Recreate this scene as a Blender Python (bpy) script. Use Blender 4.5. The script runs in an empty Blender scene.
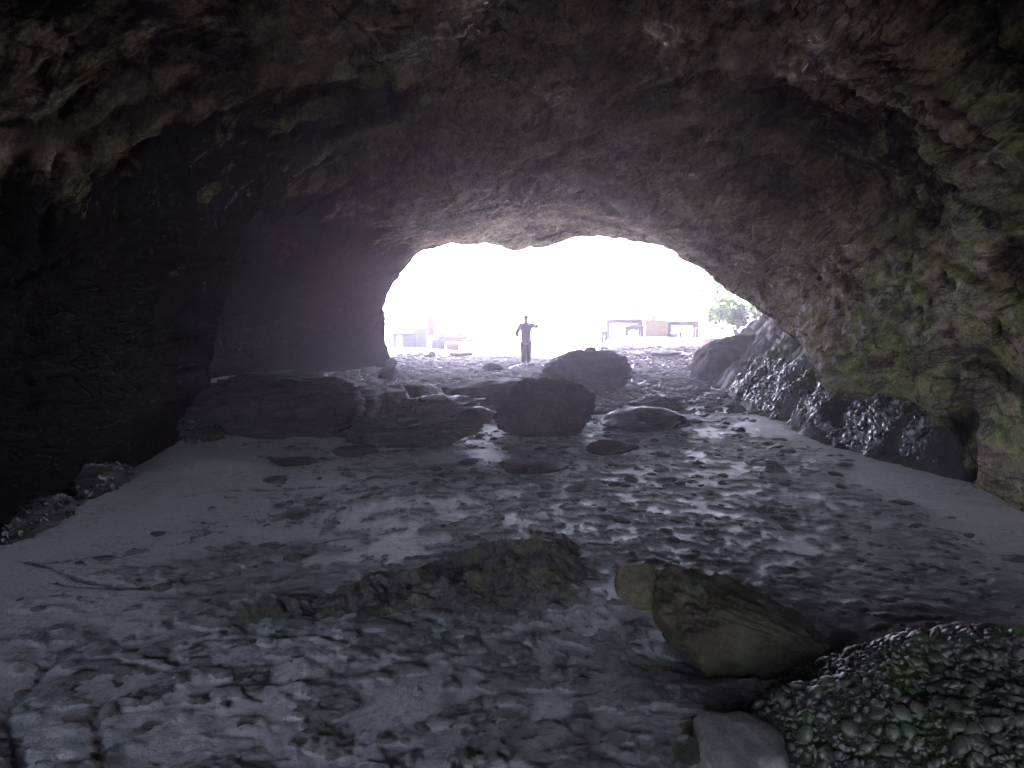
import bpy, math, random
import numpy as np
from mathutils import Vector, Matrix
R = math.radians
sc = bpy.context.scene
col = sc.collection
rng = np.random.default_rng(7)
random.seed(7)

# ------------------------------------------------------------------ noise
def _hash(ix, iy, iz, seed):
    h = (ix.astype(np.int64)*374761393 + iy.astype(np.int64)*668265263 + iz.astype(np.int64)*2147483647*3 + seed*974634533) & 0xffffffff
    h = ((h ^ (h >> 13))*1274126177) & 0xffffffff
    h = ((h ^ (h >> 16))*2246822519) & 0xffffffff
    return ((h ^ (h >> 15)) & 0xffffff)/float(0xffffff)
def vnoise(p, seed=0):
    """smooth value noise, -1..1, p is (n,3)"""
    f = np.floor(p); i = f.astype(np.int64); t = p - f
    t = t*t*t*(t*(t*6-15)+10)
    x, y, z = i[:,0], i[:,1], i[:,2]
    r = 0
    for dx in (0,1):
        wx = t[:,0] if dx else 1-t[:,0]
        for dy in (0,1):
            wy = t[:,1] if dy else 1-t[:,1]
            for dz in (0,1):
                wz = t[:,2] if dz else 1-t[:,2]
                r = r + wx*wy*wz*_hash(x+dx, y+dy, z+dz, seed)
    return r*2-1
ROT = np.array([[.36,.48,-.8],[-.8,.6,0],[.48,.64,.6]])
def fbm(p, octv=4, seed=0, gain=.5, lac=2.03, ridged=False):
    a, s, tot = 1., 0., 0.
    q = np.array(p, float)
    for k in range(octv):
        n = vnoise(q, seed+k*17)
        if ridged: n = 1-2*np.abs(n)
        s = s + a*n; tot += a
        a *= gain; q = (q @ ROT.T)*lac + 3.7
    return s/tot
def sstep(a, b, x):
    t = np.clip((x-a)/(b-a), 0, 1); return t*t*(3-2*t)
def cells(p, seed=0):
    """worley noise in 2d: distance to nearest point and the cell's random value"""
    f = np.floor(p).astype(np.int64)
    best = np.full(len(p), 9.); val = np.zeros(len(p)); z = np.zeros(len(p), np.int64)
    for dx in (-1,0,1):
        for dy in (-1,0,1):
            cx, cy = f[:,0]+dx, f[:,1]+dy
            px = cx+_hash(cx,cy,z,seed); py = cy+_hash(cx,cy,z+1,seed)
            d = np.hypot(p[:,0]-px, p[:,1]-py)
            m = d < best
            best = np.where(m, d, best); val = np.where(m, _hash(cx,cy,z+2,seed), val)
    return best, val

# ------------------------------------------------------------------ camera
CAM = np.array([0., 0., 1.5]); PITCH = R(4.4); FPX = 800.
def ray(px, py):
    u, v = (px-512)/FPX, -(py-384)/FPX
    c, s = math.cos(PITCH), math.sin(PITCH)
    return np.array([u, c + v*s, -s + v*c])
def at(px, py, d):
    r = ray(px, py); return CAM + r*(d/r[1])
def onsurf(px, py):
    z = 0.
    for _ in range(12): q = onground(px, py, z); z = .5*z+.5*gz(q[0], q[1])
    return onground(px, py, z)
def onground(px, py, z=0.):
    r = ray(px, py); t = (z-CAM[2])/r[2]; return CAM + r*t

# ------------------------------------------------------------------ materials
class NT:
    def __init__(s, name):
        s.m = bpy.data.materials.new(name); s.m.use_nodes = True
        s.t = s.m.node_tree; s.b = s.t.nodes['Principled BSDF']; s.tc = None
    def n(s, kind, **kw):
        nd = s.t.nodes.new(kind)
        for k, v in kw.items():
            if k.startswith('i_'):
                key = k[2:]; key = int(key) if key.isdigit() else key.replace('_', ' ')
                if hasattr(v, 'is_output'): s.t.links.new(v, nd.inputs[key])
                else: nd.inputs[key].default_value = v
            else: setattr(nd, k, v)
        return nd
    def coord(s, scale=(1,1,1), rot=(0,0,0), obj=False):
        if s.tc is None: s.tc = s.n('ShaderNodeTexCoord')
        if obj: src = s.tc.outputs['Object']
        else: src = s.n('ShaderNodeNewGeometry').outputs['Position']
        mp = s.n('ShaderNodeMapping'); s.t.links.new(src, mp.inputs[0])
        mp.inputs['Scale'].default_value = scale; mp.inputs['Rotation'].default_value = rot
        return mp.outputs[0]
    def noise(s, vec, scale, detail=6, rough=.6, dist=0):
        return s.n('ShaderNodeTexNoise', i_Vector=vec, i_Scale=scale, i_Detail=detail, i_Roughness=rough, i_Distortion=dist).outputs['Fac']
    def ramp(s, fac, stops):
        r = s.n('ShaderNodeValToRGB', i_0=fac); e = r.color_ramp.elements
        while len(e) < len(stops): e.new(.5)
        for k, (p, c) in enumerate(stops):
            e[k].position = p
            e[k].color = (c, c, c, 1) if not hasattr(c, '__len__') else (*c, 1)
        return r.outputs[0]
    def mix(s, fac, a, b, mode='MIX'):
        nd = s.n('ShaderNodeMix', data_type='RGBA', blend_type=mode)
        for idx, v in ((0, fac), (6, a), (7, b)):
            if hasattr(v, 'is_output'): s.t.links.new(v, nd.inputs[idx])
            elif idx == 0: nd.inputs[0].default_value = v
            else: nd.inputs[idx].default_value = (*v, 1)
        return nd.outputs[2]
    def math(s, op, a, b=0.):
        nd = s.n('ShaderNodeMath', operation=op)
        for idx, v in ((0, a), (1, b)):
            if hasattr(v, 'is_output'): s.t.links.new(v, nd.inputs[idx])
            else: nd.inputs[idx].default_value = v
        return nd.outputs[0]
    def attr(s, name): return s.n('ShaderNodeAttribute', attribute_name=name).outputs['Fac']
    def out(s, colr=None, rough=None, bump=None, bstr=.5, bdist=.05, **kw):
        def put(key, v):
            if v is None: return
            if hasattr(v, 'is_output'): s.t.links.new(v, s.b.inputs[key])
            else: s.b.inputs[key].default_value = (*v, 1) if hasattr(v, '__len__') else v
        put('Base Color', colr); put('Roughness', rough)
        if bump is not None:
            bp = s.n('ShaderNodeBump', i_Strength=bstr, i_Distance=bdist, i_Height=bump)
            s.t.links.new(bp.outputs[0], s.b.inputs['Normal'])
        for k, v in kw.items(): put(k.replace('_', ' '), v)
        return s.m

def mat_rock(name, a, b, c, rough=(.45,.8), moss=None, moss_fac=.0, scale=1., bstr=.9, bdist=.08, wetattr=False, spec=.4):
    n = NT(name); v = n.coord()
    big = n.noise(v, 1.3*scale, 5, .6, .4); mid = n.noise(v, 6*scale, 8, .68, .3); fine = n.noise(v, 34*scale, 6, .7)
    base = n.mix(n.ramp(big, [(.36,0),(.62,1)]), a, b)
    base = n.mix(n.ramp(mid, [(.42,0),(.66,.85)]), base, c)
    sp = n.ramp(fine, [(.32,.55),(.55,1.0),(.75,1.25)])
    base = n.mix(1., base, sp, 'MULTIPLY')
    if moss is not None:
        mk = n.math('MULTIPLY', n.ramp(n.noise(v, 2.4*scale, 7, .65, .2), [(.5-.25*moss_fac,0),(.64-.2*moss_fac,1)]), n.attr('moss') if wetattr else 1.)
        base = n.mix(mk, base, moss)
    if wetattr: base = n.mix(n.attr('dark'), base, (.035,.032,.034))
    h = n.math('ADD', n.math('MULTIPLY', mid, 1.), n.math('MULTIPLY', fine, .45))
    rr = n.ramp(n.noise(v, 3.1*scale, 4, .6), [(.35, rough[0]), (.65, rough[1])])
    return n.out(base, rr, h, bstr, bdist, Specular_IOR_Level=spec)

def mat_cave():
    n = NT('cave rock'); v = n.coord()
    rm = n.n('ShaderNodeMapping', i_0=v); rm.inputs['Rotation'].default_value = (0, R(-47), R(4))
    sm = n.n('ShaderNodeMapping', i_0=rm.outputs[0]); sm.inputs['Scale'].default_value = (1.7,.45,.65); vs = sm.outputs[0]
    strat = n.noise(vs, 1.9, 9, .66, .6); big = n.noise(v, .55, 5, .6, .5); mid = n.noise(vs, 6.5, 8, .7, .3); fine = n.noise(v, 26, 7, .72)
    base = n.mix(n.ramp(big, [(.36,0),(.64,1)]), (.29,.20,.115), (.41,.30,.175))
    base = n.mix(n.ramp(strat, [(.38,0),(.6,.9)]), base, (.50,.40,.25))
    base = n.mix(n.ramp(mid, [(.46,0),(.66,.8)]), base, (.085,.068,.052))
    rust = n.ramp(n.noise(v, 3.3, 6, .7, .5), [(.60,0),(.72,.6)])
    base = n.mix(rust, base, (.27,.16,.085))
    pale = n.ramp(n.noise(vs, 11, 8, .8), [(.54,0),(.70,.75)])
    base = n.mix(pale, base, (.50,.44,.34))
    # green algae grows on the damp right wall and in a band on the left
    mk = n.math('MULTIPLY', n.ramp(n.math('ADD', n.math('MULTIPLY', n.noise(v, 1.9, 8, .7, .5), .6), n.math('MULTIPLY', n.noise(vs, 3.4, 8, .7), .4)), [(.42,0),(.56,.9)]), n.attr('moss'))
    base = n.mix(mk, base, n.mix(n.ramp(n.noise(v, 7, 6, .7), [(.35,0),(.65,1)]), (.19,.27,.07), (.46,.56,.19)))
    m2 = n.ramp(n.noise(vs, 5.2, 8, .74, .4), [(.40,.35),(.50,1.),(.62,1.5)])
    base = n.mix(1., base, m2, 'MULTIPLY')
    ck = n.math('ABSOLUTE', n.math('SUBTRACT', n.noise(vs, 1.6, 6, .55, .8), .5))
    ck = n.ramp(ck, [(.0,.12),(.022,1.)])
    base = n.mix(1., base, ck, 'MULTIPLY')
    # random dark stains, and shade painted dark on left wall and hollows
    st = n.math('MULTIPLY', n.ramp(n.noise(v, 2.6, 8, .7, .6), [(.35,0),(.56,1)]), n.attr('stain_shade'))
    st = n.n('ShaderNodeClamp', i_0=n.math('ADD', st, n.math('MAXIMUM', n.math('SUBTRACT', n.attr('stain_shade'), 1.), 0.))).outputs[0]
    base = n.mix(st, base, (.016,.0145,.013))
    sp = n.ramp(fine, [(.34,.48),(.52,1.05),(.70,1.5)])
    base = n.mix(1., base, sp, 'MULTIPLY')
    h = n.math('ADD', n.math('ADD', n.math('ADD', n.math('MULTIPLY', strat, 1.4), n.math('MULTIPLY', ck, .35)), n.math('MULTIPLY', mid, .9)), n.math('MULTIPLY', fine, .5))
    rr = n.ramp(n.noise(v, 1.2, 5, .6), [(.35,.5),(.65,.85)])
    unmasked = n.math('SUBTRACT', 1., st)
    return n.out(base, n.mix(st, rr, (.95,.95,.95)), h, .9, .11, Specular_IOR_Level=n.math('MULTIPLY', unmasked, .3))

def mat_ground():
    n = NT('wet sand and stones'); v = n.coord()
    big = n.noise(v, .8, 5, .6, .3); mid = n.noise(v, 7, 8, .7); fine = n.noise(v, 60, 6, .7)
    sand = n.mix(n.ramp(big, [(.35,0),(.65,1)]), (.39,.34,.342), (.49,.43,.437))
    clump = n.attr('clump')
    edge = n.ramp(n.math('ADD', clump, n.math('MULTIPLY', n.math('SUBTRACT', n.noise(v, 15, 8, .75), .5), 1.3)), [(.34,0),(.50,1)])
    weed = n.mix(n.ramp(n.noise(v, 12, 6, .7), [(.35,0),(.68,1)]), (.062,.053,.051), (.18,.152,.143))
    weed = n.mix(n.ramp(n.noise(v, 30, 7, .8), [(.50,0),(.62,.7)]), weed, (.21,.18,.17))
    weed = n.mix(1., weed, n.ramp(n.attr('tone'), [(.45,.6),(1.,1.5)]), 'MULTIPLY')
    speck = n.ramp(n.noise(v, 22, 7, .78), [(.50,0),(.57,1)])
    sand = n.mix(n.math('MULTIPLY', speck, n.ramp(n.noise(v, 1.7, 5, .65), [(.38,.0),(.6,.85)])), sand, (.13,.115,.108))
    c = n.mix(edge, sand, weed)
    c = n.mix(n.math('MULTIPLY', n.attr('algae'), n.ramp(n.noise(v, 9, 6, .7), [(.35,0),(.6,1)])), c, (.11,.095,.06))
    c = n.mix(n.attr('dry'), c, n.mix(n.ramp(mid, [(.35,0),(.65,1)]), (.40,.36,.30), (.52,.47,.39)))
    c = n.mix(n.attr('earth'), c, n.mix(n.ramp(mid, [(.35,0),(.65,1)]), (.17,.135,.095), (.27,.22,.16)))
    c = n.mix(1., c, n.ramp(fine, [(.3,.72),(.55,1.),(.75,1.22)]), 'MULTIPLY')
    rr = n.ramp(n.noise(v, 4, 6, .65), [(.34,.42),(.66,.58)])
    rr = n.mix(edge, rr, (.68,.68,.68)); rr = n.mix(n.attr('dry'), rr, (.9,.9,.9))
    h = n.math('ADD', n.math('MULTIPLY', n.noise(v, 16, 8, .72), .9), n.math('MULTIPLY', fine, .35))
    return n.out(c, rr, h, .65, .025, Specular_IOR_Level=.42, Sheen_Weight=.3, Sheen_Roughness=.5)

def mat_plain(name, a, b=None, rough=.7, scale=12., metal=0., bstr=.15, spec=.5):
    n = NT(name); v = n.coord()
    b = b or tuple(x*.78 for x in a)
    c = n.mix(n.ramp(n.noise(v, scale, 6, .65), [(.35,0),(.65,1)]), a, b)
    return n.out(c, rough, n.noise(v, scale*4, 4, .6), bstr, .01, Metallic=metal, Specular_IOR_Level=spec)

M = {}
M['cave'] = mat_cave(); M['ground'] = mat_ground()
M['boulder'] = mat_rock('dark barnacled boulder', (.05,.038,.036), (.085,.066,.06), (.03,.024,.025))
M['green_boulder'] = mat_rock('mossy brown boulder', (.085,.075,.055), (.12,.105,.075), (.055,.05,.035), moss=(.06,.075,.03), moss_fac=.5)
M['slab'] = mat_rock('wet slab rock', (.045,.038,.039), (.08,.068,.069), (.03,.026,.027), rough=(.25,.55), spec=.55)
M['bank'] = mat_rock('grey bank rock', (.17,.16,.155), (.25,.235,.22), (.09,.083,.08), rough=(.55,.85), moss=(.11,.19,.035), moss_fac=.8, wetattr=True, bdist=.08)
M['brown'] = mat_rock('brown foreground rock', (.05,.034,.022), (.095,.065,.04), (.018,.014,.011), moss=(.07,.075,.035), moss_fac=.1, scale=2.2, bdist=.03)
M['tan'] = mat_rock('tan rock', (.125,.10,.064), (.18,.145,.09), (.05,.04,.026), scale=4.5, bdist=.025)
M['reef'] = mat_rock('weedy reef rock', (.095,.08,.075), (.17,.145,.13), (.035,.03,.028), rough=(.35,.75), moss=(.13,.118,.07), moss_fac=.0, scale=2.6, bdist=.05, bstr=.9)
M['sandstone'] = mat_rock('smooth sand coloured stone', (.20,.18,.162), (.26,.235,.21), (.15,.135,.122), rough=(.5,.8), scale=1.6, bstr=.25, bdist=.01)
M['mussel_rock'] = mat_rock('mussel rock bed', (.035,.035,.032), (.06,.06,.05), (.02,.02,.02), rough=(.3,.6), moss=(.03,.05,.015), moss_fac=.5, scale=3)
M['pebble'] = mat_rock('pebble', (.12,.103,.10), (.22,.19,.18), (.08,.07,.067), rough=(.5,.8), scale=3)

def mat_mussel():
    n = NT('mussel shell'); v = n.coord()
    rnd = n.n('ShaderNodeObjectInfo').outputs['Random']
    c = n.mix(n.ramp(n.noise(v, 16, 4, .6), [(.38,0),(.64,1)]), (.02,.019,.019), (.092,.084,.07))
    c = n.mix(n.ramp(n.noise(v, 45, 3, .6), [(.6,0),(.78,.6)]), c, (.2,.2,.19))
    g = n.math('MULTIPLY', n.ramp(n.noise(v, 4.2, 6, .65), [(.45,0),(.60,1)]), n.attr('algae'))
    c = n.mix(g, c, (.035,.075,.015))
    return n.out(c, n.ramp(n.noise(v, 30, 3), [(.35,.25),(.65,.55)]), n.noise(v, 120, 4, .6), .5, .006, Specular_IOR_Level=.45)
M['mussel'] = mat_mussel()
def mat_shellwet():
    n = NT('wet mussel shell'); v = n.coord()
    c = n.mix(n.ramp(n.noise(v, 11, 4, .7), [(.47,0),(.66,1)]), (.022,.022,.028), (.30,.29,.33))
    return n.out(c, .2, n.noise(v, 60, 4, .6), .3, .01, Specular_IOR_Level=.8)
M['shellwet'] = mat_shellwet()

# ------------------------------------------------------------------ object helpers
def link(o, parent=None):
    col.objects.link(o)
    if parent is not None: o.parent = parent
    return o
def mesh_np(name, verts, faces, mat, parent=None, smooth=True, attrs=None):
    me = bpy.data.meshes.new(name)
    verts = np.asarray(verts, np.float32); faces = np.asarray(faces, np.int32)
    nf, k = faces.shape
    me.vertices.add(len(verts)); me.vertices.foreach_set('co', verts.ravel())
    me.loops.add(nf*k); me.loops.foreach_set('vertex_index', faces.ravel())
    me.polygons.add(nf)
    me.polygons.foreach_set('loop_start', np.arange(0, nf*k, k, dtype=np.int32))
    me.polygons.foreach_set('loop_total', np.full(nf, k, np.int32))
    me.update(calc_edges=True)
    if smooth: me.polygons.foreach_set('use_smooth', np.ones(nf, bool))
    for an, av in (attrs or {}).items():
        a = me.attributes.new(an, 'FLOAT', 'POINT'); a.data.foreach_set('value', np.asarray(av, np.float32))
    me.materials.append(mat)
    return link(bpy.data.objects.new(name, me), parent)
def grid_faces(nr, nc, closed=False):
    i = np.arange(nr*nc).reshape(nr, nc)
    f = np.stack([i[:-1,:-1], i[:-1,1:], i[1:,1:], i[1:,:-1]], -1).reshape(-1, 4)
    if closed:
        f = np.concatenate([f, np.stack([i[-1,:-1], i[-1,1:], i[0,1:], i[0,:-1]], -1).reshape(-1, 4)])
    return f
def tag(o, label=None, cat=None, group=None, kind=None):
    if label: o['label'] = label
    if cat: o['category'] = cat
    if group: o['group'] = group
    if kind: o['kind'] = kind
    return o
def empty(name, loc, rz=0.):
    o = bpy.data.objects.new(name, None); col.objects.link(o)
    o.location = loc; o.rotation_euler = (0, 0, rz); o.empty_display_size = .2
    return o
import bmesh
class MB:
    """collects boxes, bars and lathes into one mesh"""
    def __init__(s): s.bm = bmesh.new()
    def box(s, c, size, bev=.006, rot=None):
        t = bmesh.new(); bmesh.ops.create_cube(t, size=1.)
        bmesh.ops.scale(t, vec=size, verts=t.verts)
        if bev: bmesh.ops.bevel(t, geom=t.edges[:], offset=min(bev, min(size)*.3), segments=2, affect='EDGES', profile=.5)
        if rot is not None: bmesh.ops.transform(t, matrix=rot, verts=t.verts)
        bmesh.ops.translate(t, vec=c, verts=t.verts); s.add(t); return s
    def bar(s, p, q, r, r2=None, seg=10):
        p, q = Vector(p), Vector(q); d = q-p
        t = bmesh.new()
        bmesh.ops.create_cone(t, cap_ends=True, segments=seg, radius1=r, radius2=r if r2 is None else r2, depth=d.length)
        bmesh.ops.transform(t, matrix=Matrix.Translation((p+q)/2) @ d.to_track_quat('Z', 'Y').to_matrix().to_4x4(), verts=t.verts)
        s.add(t); return s
    def lathe(s, c, prof, seg=24):
        t = bmesh.new(); rings = []
        for r, z in prof:
            rings.append([t.verts.new((c[0]+r*math.cos(2*math.pi*k/seg), c[1]+r*math.sin(2*math.pi*k/seg), c[2]+z)) for k in range(seg)])
        for a, b in zip(rings, rings[1:]):
            for k in range(seg): t.faces.new((a[k], a[(k+1)%seg], b[(k+1)%seg], b[k]))
        t.faces.new(rings[0][::-1]); t.faces.new(rings[-1]); s.add(t); return s
    def add(s, t):
        me = bpy.data.meshes.new('scratch'); t.to_mesh(me); t.free(); s.bm.from_mesh(me); bpy.data.meshes.remove(me)
    def build(s, name, mat, parent=None, smooth=False):
        me = bpy.data.meshes.new(name); bmesh.ops.recalc_face_normals(s.bm, faces=s.bm.faces[:]); s.bm.to_mesh(me); s.bm.free()
        if smooth:
            for p in me.polygons: p.use_smooth = True
        me.materials.append(mat)
        return link(bpy.data.objects.new(name, me), parent)

# ------------------------------------------------------------------ ground
def smin(a, b, k): 
    h = np.clip(.5+.5*(b-a)/k, 0, 1); return b*(1-h)+a*h-k*h*(1-h)
def seg_dist(x, y, pts):
    d = np.full(len(x), 99.)
    for (ax, ay), (bx, by) in zip(pts, pts[1:]):
        vx, vy = bx-ax, by-ay; t = np.clip(((x-ax)*vx+(y-ay)*vy)/(vx*vx+vy*vy+1e-9), 0, 1)
        d = np.minimum(d, np.hypot(x-ax-t*vx, y-ay-t*vy))
    return d
GROOVES = []
for pl in ([(30,568),(75,578),(115,590)], [(35,569),(120,560),(190,543),(225,528)], [(60,585),(110,592),(200,580),(290,560)],
           [(180,560),(260,553),(340,540),(430,528)], [(230,458),(250,452),(290,447),(330,444)], [(290,455),(295,448),(330,442),(345,436)],
           [(180,505),(240,497),(330,490)], [(20,768),(5,740),(12,705),(40,668),(90,640)], [(50,600),(140,590),(240,575),(330,548)],
           [(150,655),(200,668),(260,678),(400,672)], [(250,640),(330,640),(420,660)], [(100,768),(90,720),(110,680)]):
    GROOVES.append([tuple(onground(*p)[:2]) for p in pl])
PIT = onground(790, 640); PIT2 = onground(690, 655)
def ground_z(x, y, full=False):
    x = np.asarray(x, float).ravel(); y = np.asarray(y, float).ravel()
    p = np.stack([x, y, 0*x], 1)
    # where stones and weed lie: everywhere but the sand strips along both walls
    lw = -3.4 - .085*np.clip(y-5, -3, 8)
    left = sstep(.15, 1.9, x-lw+.45*vnoise(p*.7, 5)); right = sstep(.1, 1.1, np.interp(y, [8,11,14,20], [3.95,3.9,5.2,9.])-x+.3*vnoise(p*.8, 6))
    rock = left*right
    z = .05*vnoise(p*.35, 1) + .018*vnoise(p*1.1, 2)
    # sand swells up against the left wall
    z += .10*(1-left)*sstep(3, 6, y)
    q = p*np.array([4.2,5.4,1]); wp = np.stack([vnoise(p*3,8),vnoise(p*3,9),0*x],1)
    n1 = fbm(q+.35*wp, 5, 20, .62); n2 = fbm(p*np.array([11,14.,1])+.4*wp, 4, 24, .62)
    thr = .15-.04*sstep(6.0, 3.8, y)*sstep(-2.6,-1.,x) - .05*sstep(-1.2, 1.6, x+.6*vnoise(p*.7, 43)) - .16*sstep(-2.6, .8, x+.5*vnoise(p*.6, 41)-.12*np.clip(y-5,0,6))*sstep(16, 9, y*.8)
    cl = sstep(thr-.02, thr+.12, .62*n1+.5*n2+.12*vnoise(p*1.4,42))
    dd, cv = cells(np.stack([x*6.5+.5*vnoise(p*7,50), y*6.0+.5*vnoise(p*7,51)],1), 31)
    cob = np.where(cv > .5, np.clip(1-(dd/.5)**2, 0, 1), 0.)
    d2, c2 = cells(np.stack([x*15+.4*vnoise(p*16,52), y*14],1), 33)
    cob2 = np.where(c2 > .5, np.clip(1-(d2/.5)**2, 0, 1), 0.)
    near = 1-sstep(26, 40, y)
    den = sstep(-.25, .25, vnoise(p*.9, 40)+.1)
    z += near*rock*(.014*cl*(1+.9*n2) + .9*den*(1+.7*sstep(5.5,3.2,y))*(.009*cob + .006*cob2) + .005*fbm(p*6, 5, 60, .6)) + .006*(1-rock)*vnoise(p*5, 61)
    gr = 0*x
    for k, pl in enumerate(GROOVES):
        dd_ = seg_dist(x+.035*vnoise(p*5, 70), y+.05*vnoise(p*4, 71), pl)
        gr = np.maximum(gr, np.exp(-(dd_/.022)**2)*(.55+.45*vnoise(p*6, 73+k)))
    z -= .018*gr
    # scour pool round the foreground boulder
    for c, r, dp in ((PIT, .40, .17), (PIT2, .30, .06)):
        z -= dp*np.exp(-(((x-c[0])/r)**2 + ((y-c[1])/(r*.8))**2))
    # sandy bank outside on the right, and the hillside behind it
    edge = 3.4+.5*vnoise(p*.5, 80)
    bank = sstep(edge, edge+1.0, x)*sstep(32.7, 33.25, y+.5*vnoise(p*.8, 81))
    ramp = sstep(2.2, 4.2, x+.3*vnoise(p*.5, 84))*sstep(25, 32.5, y)*(1-bank)
    z += .42*ramp + bank*(.80+.05*vnoise(p*.6, 82)) + bank*sstep(37, 34, y)*.07*fbm(p*2.4, 4, 85)
    z += .20*sstep(30, 36.5, y)*sstep(1.5, 0., x)
    z += sstep(30, 36, y)*np.clip(x-9.5-.03*np.clip(y-36,0,99), 0, 30)*.34
    z += .10*sstep(34, 42, y)*vnoise(p*.35, 83)*(1-bank)
    if not full: return z
    clump = rock*np.clip(.8*cl + .30*den*cob + .22*den*cob2 + .95*gr, 0, 1.2) + .95*gr*(1-rock)
    clump *= 1-.75*sstep(27, 33, y)
    alg = rock*sstep(.05, .4, vnoise(p*.6, 90)+.35*sstep(1, 4, x))*sstep(13, 8, y)*.4
    dry = sstep(29, 34, y)
    earth = bank*sstep(36.5, 34, y)
    tone = np.where(cob > .05, cv, np.where(cob2 > .05, c2, .5))
    return z, clump, alg, dry, earth, tone
def gz(x, y): return float(ground_z([x], [y])[0])

ys = np.concatenate([np.linspace(-14, 1.6, 60), 1.6*np.exp(np.linspace(0, math.log(36/1.6), 620))[1:], np.geomspace(36.4, 320, 70)])
u = np.linspace(-1, 1, 620); xs = 7*(.36*u + .64*u**3)
Y, U = np.meshgrid(ys, xs, indexing='ij'); X = U*(1+np.clip(Y-16, 0, 999)*.12)
gzv, clump, alg, dry, earth, tone = ground_z(X, Y, True)
g = mesh_np('ground', np.stack([X.ravel(), Y.ravel(), gzv], 1), grid_faces(len(ys), len(xs))[:, ::-1], M['ground'], attrs={'clump': clump, 'algae': alg, 'dry': dry, 'earth': earth, 'tone': tone})
tag(g, kind='structure')

# ------------------------------------------------------------------ cave
# cross-sections along the tunnel, left foot over the roof to right foot
SEC = {
 -12.: [(-9.4,-.5),(-9.7,.8),(-9.6,2.2),(-8.8,3.8),(-7.0,5.0),(-4.4,5.6),(-1.7,5.6),(.4,4.9),(1.8,3.7),(2.4,2.2),(2.5,.6),(2.5,-.5)],  # unseen back opening, added and sized to light the near rock
 -7.: [(-6.6,-.5),(-6.9,.6),(-6.9,1.8),(-6.3,3.2),(-4.9,4.3),(-3.0,4.8),(-.9,4.8),(.9,4.2),(2.0,3.1),(2.4,1.8),(2.4,.5),(2.4,-.5)],
 -2.: [(-3.3,-.5),(-3.6,.6),(-3.7,1.7),(-3.2,3.0),(-1.9,3.9),(-.1,4.15),(1.4,4.0),(2.7,3.4),(3.3,2.4),(3.5,1.3),(3.5,.3),(3.4,-.5)],
 4.: [(-3.0,-.5),(-3.35,.6),(-3.7,1.7),(-3.3,3.1),(-1.8,4.1),(0,4.45),(1.5,4.3),(2.9,3.6),(3.7,2.5),(3.95,1.2),(3.95,.3),(3.9,-.5)],
 8.: [(-3.45,-.5),(-3.75,.6),(-4.0,1.7),(-3.5,3.0),(-1.9,3.9),(0,4.25),(1.8,4.15),(3.3,3.5),(4.2,2.4),(4.4,1.1),(4.35,.3),(4.25,-.5)],
 10.5: [(-4.1,-.5),(-3.95,.6),(-3.75,1.7),(-3.3,2.9),(-2.0,3.85),(0,4.15),(1.9,4.1),(3.6,3.35),(4.35,2.0),(4.2,.62),(5.2,.3),(5.4,-.5)],
 12.5: [(-6.2,-.5),(-6.3,.5),(-5.6,1.4),(-4.2,2.6),(-2.5,3.75),(0,4.1),(2.0,4.0),(3.7,3.1),(4.3,2.0),(4.42,1.25),(5.6,.9),(6.0,-.5)],
 15.: [(-7.4,-.5),(-7.4,.5),(-6.4,1.3),(-4.5,2.45),(-2.6,3.45),(0,4.05),(2.1,3.9),(3.6,3.1),(4.2,2.4),(4.37,1.88),(5.8,1.6),(6.8,-.5)],
 18.: [(-8.0,-.5),(-8.0,.5),(-7.0,1.3),(-4.7,2.4),(-2.6,3.4),(0,3.95),(1.8,3.85),(3.0,3.5),(3.7,3.1),(4.05,2.85),(6.2,2.6),(7.8,-.5)],
 20.5: [(-7.6,-.5),(-7.6,.5),(-6.8,1.3),(-4.5,2.5),(-2.6,3.45),(-.3,3.9),(1.5,3.8),(2.7,3.6),(3.8,3.4),(4.6,3.2),(6.8,2.9),(8.4,-.5)],
 22.: [(-6.2,-.5),(-6.2,.5),(-5.8,1.5),(-4.2,2.7),(-2.6,3.5),(-.6,3.85),(1.0,3.75),(2.3,3.84),(3.7,3.75),(5.4,3.6),(7.6,3.0),(9.2,-.5)],
 24.5: [(-3.85,-.5),(-3.80,.6),(-3.75,2.0),(-3.25,3.1),(-2.6,3.7),(-1.0,3.92),(.3,3.68),(2.4,4.15),(4.2,4.3),(6.2,4.2),(8.6,3.4),(10.2,-.5)],
 28.:  [(-5.2,-.5),(-5.5,.8),(-5.4,2.4),(-4.4,4.0),(-2.9,4.7),(-1.2,4.9),(.8,4.9),(3.0,5.1),(5.2,5.1),(7.6,4.8),(10.2,3.8),(11.8,-.5)],
 31.:  [(-8.5,-.5),(-8.8,1.),(-8.4,3.),(-6.5,4.9),(-3.8,5.8),(-1.2,6.1),(1.2,6.1),(3.6,6.1),(6.4,6.1),(9.6,5.6),(12.6,4.2),(14.5,-.5)],
 36.: [(-11.,-.5),(-11.4,1.),(-11.,3.4),(-9,5.6),(-5.4,7.0),(-1.6,7.5),(2,7.6),(5.4,7.5),(9.2,7.2),(13.2,6.4),(17.,4.6),(19.,-.5)],  # unseen roof hood, added to shade the ground before the bank
}
def catmull(P, T):
    """P (n,k) control rows at 0..n-1, T parameter values"""
    n = len(P); i = np.clip(np.floor(T).astype(int), 0, n-2); t = (T-i)[:, None]
    p0, p1, p2, p3 = P[np.clip(i-1,0,n-1)], P[i], P[np.clip(i+1,0,n-1)], P[np.clip(i+2,0,n-1)]
    return .5*((2*p1)+(-p0+p2)*t+(2*p0-5*p1+4*p2-p3)*t**2+(-p0+3*p1-3*p2+p3)*t**3)
keys = sorted(SEC); NS = 560
secs = np.stack([catmull(np.array(SEC[k], float), np.linspace(0, 11, NS)) for k in keys])     # (K, NS, 2)
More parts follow.
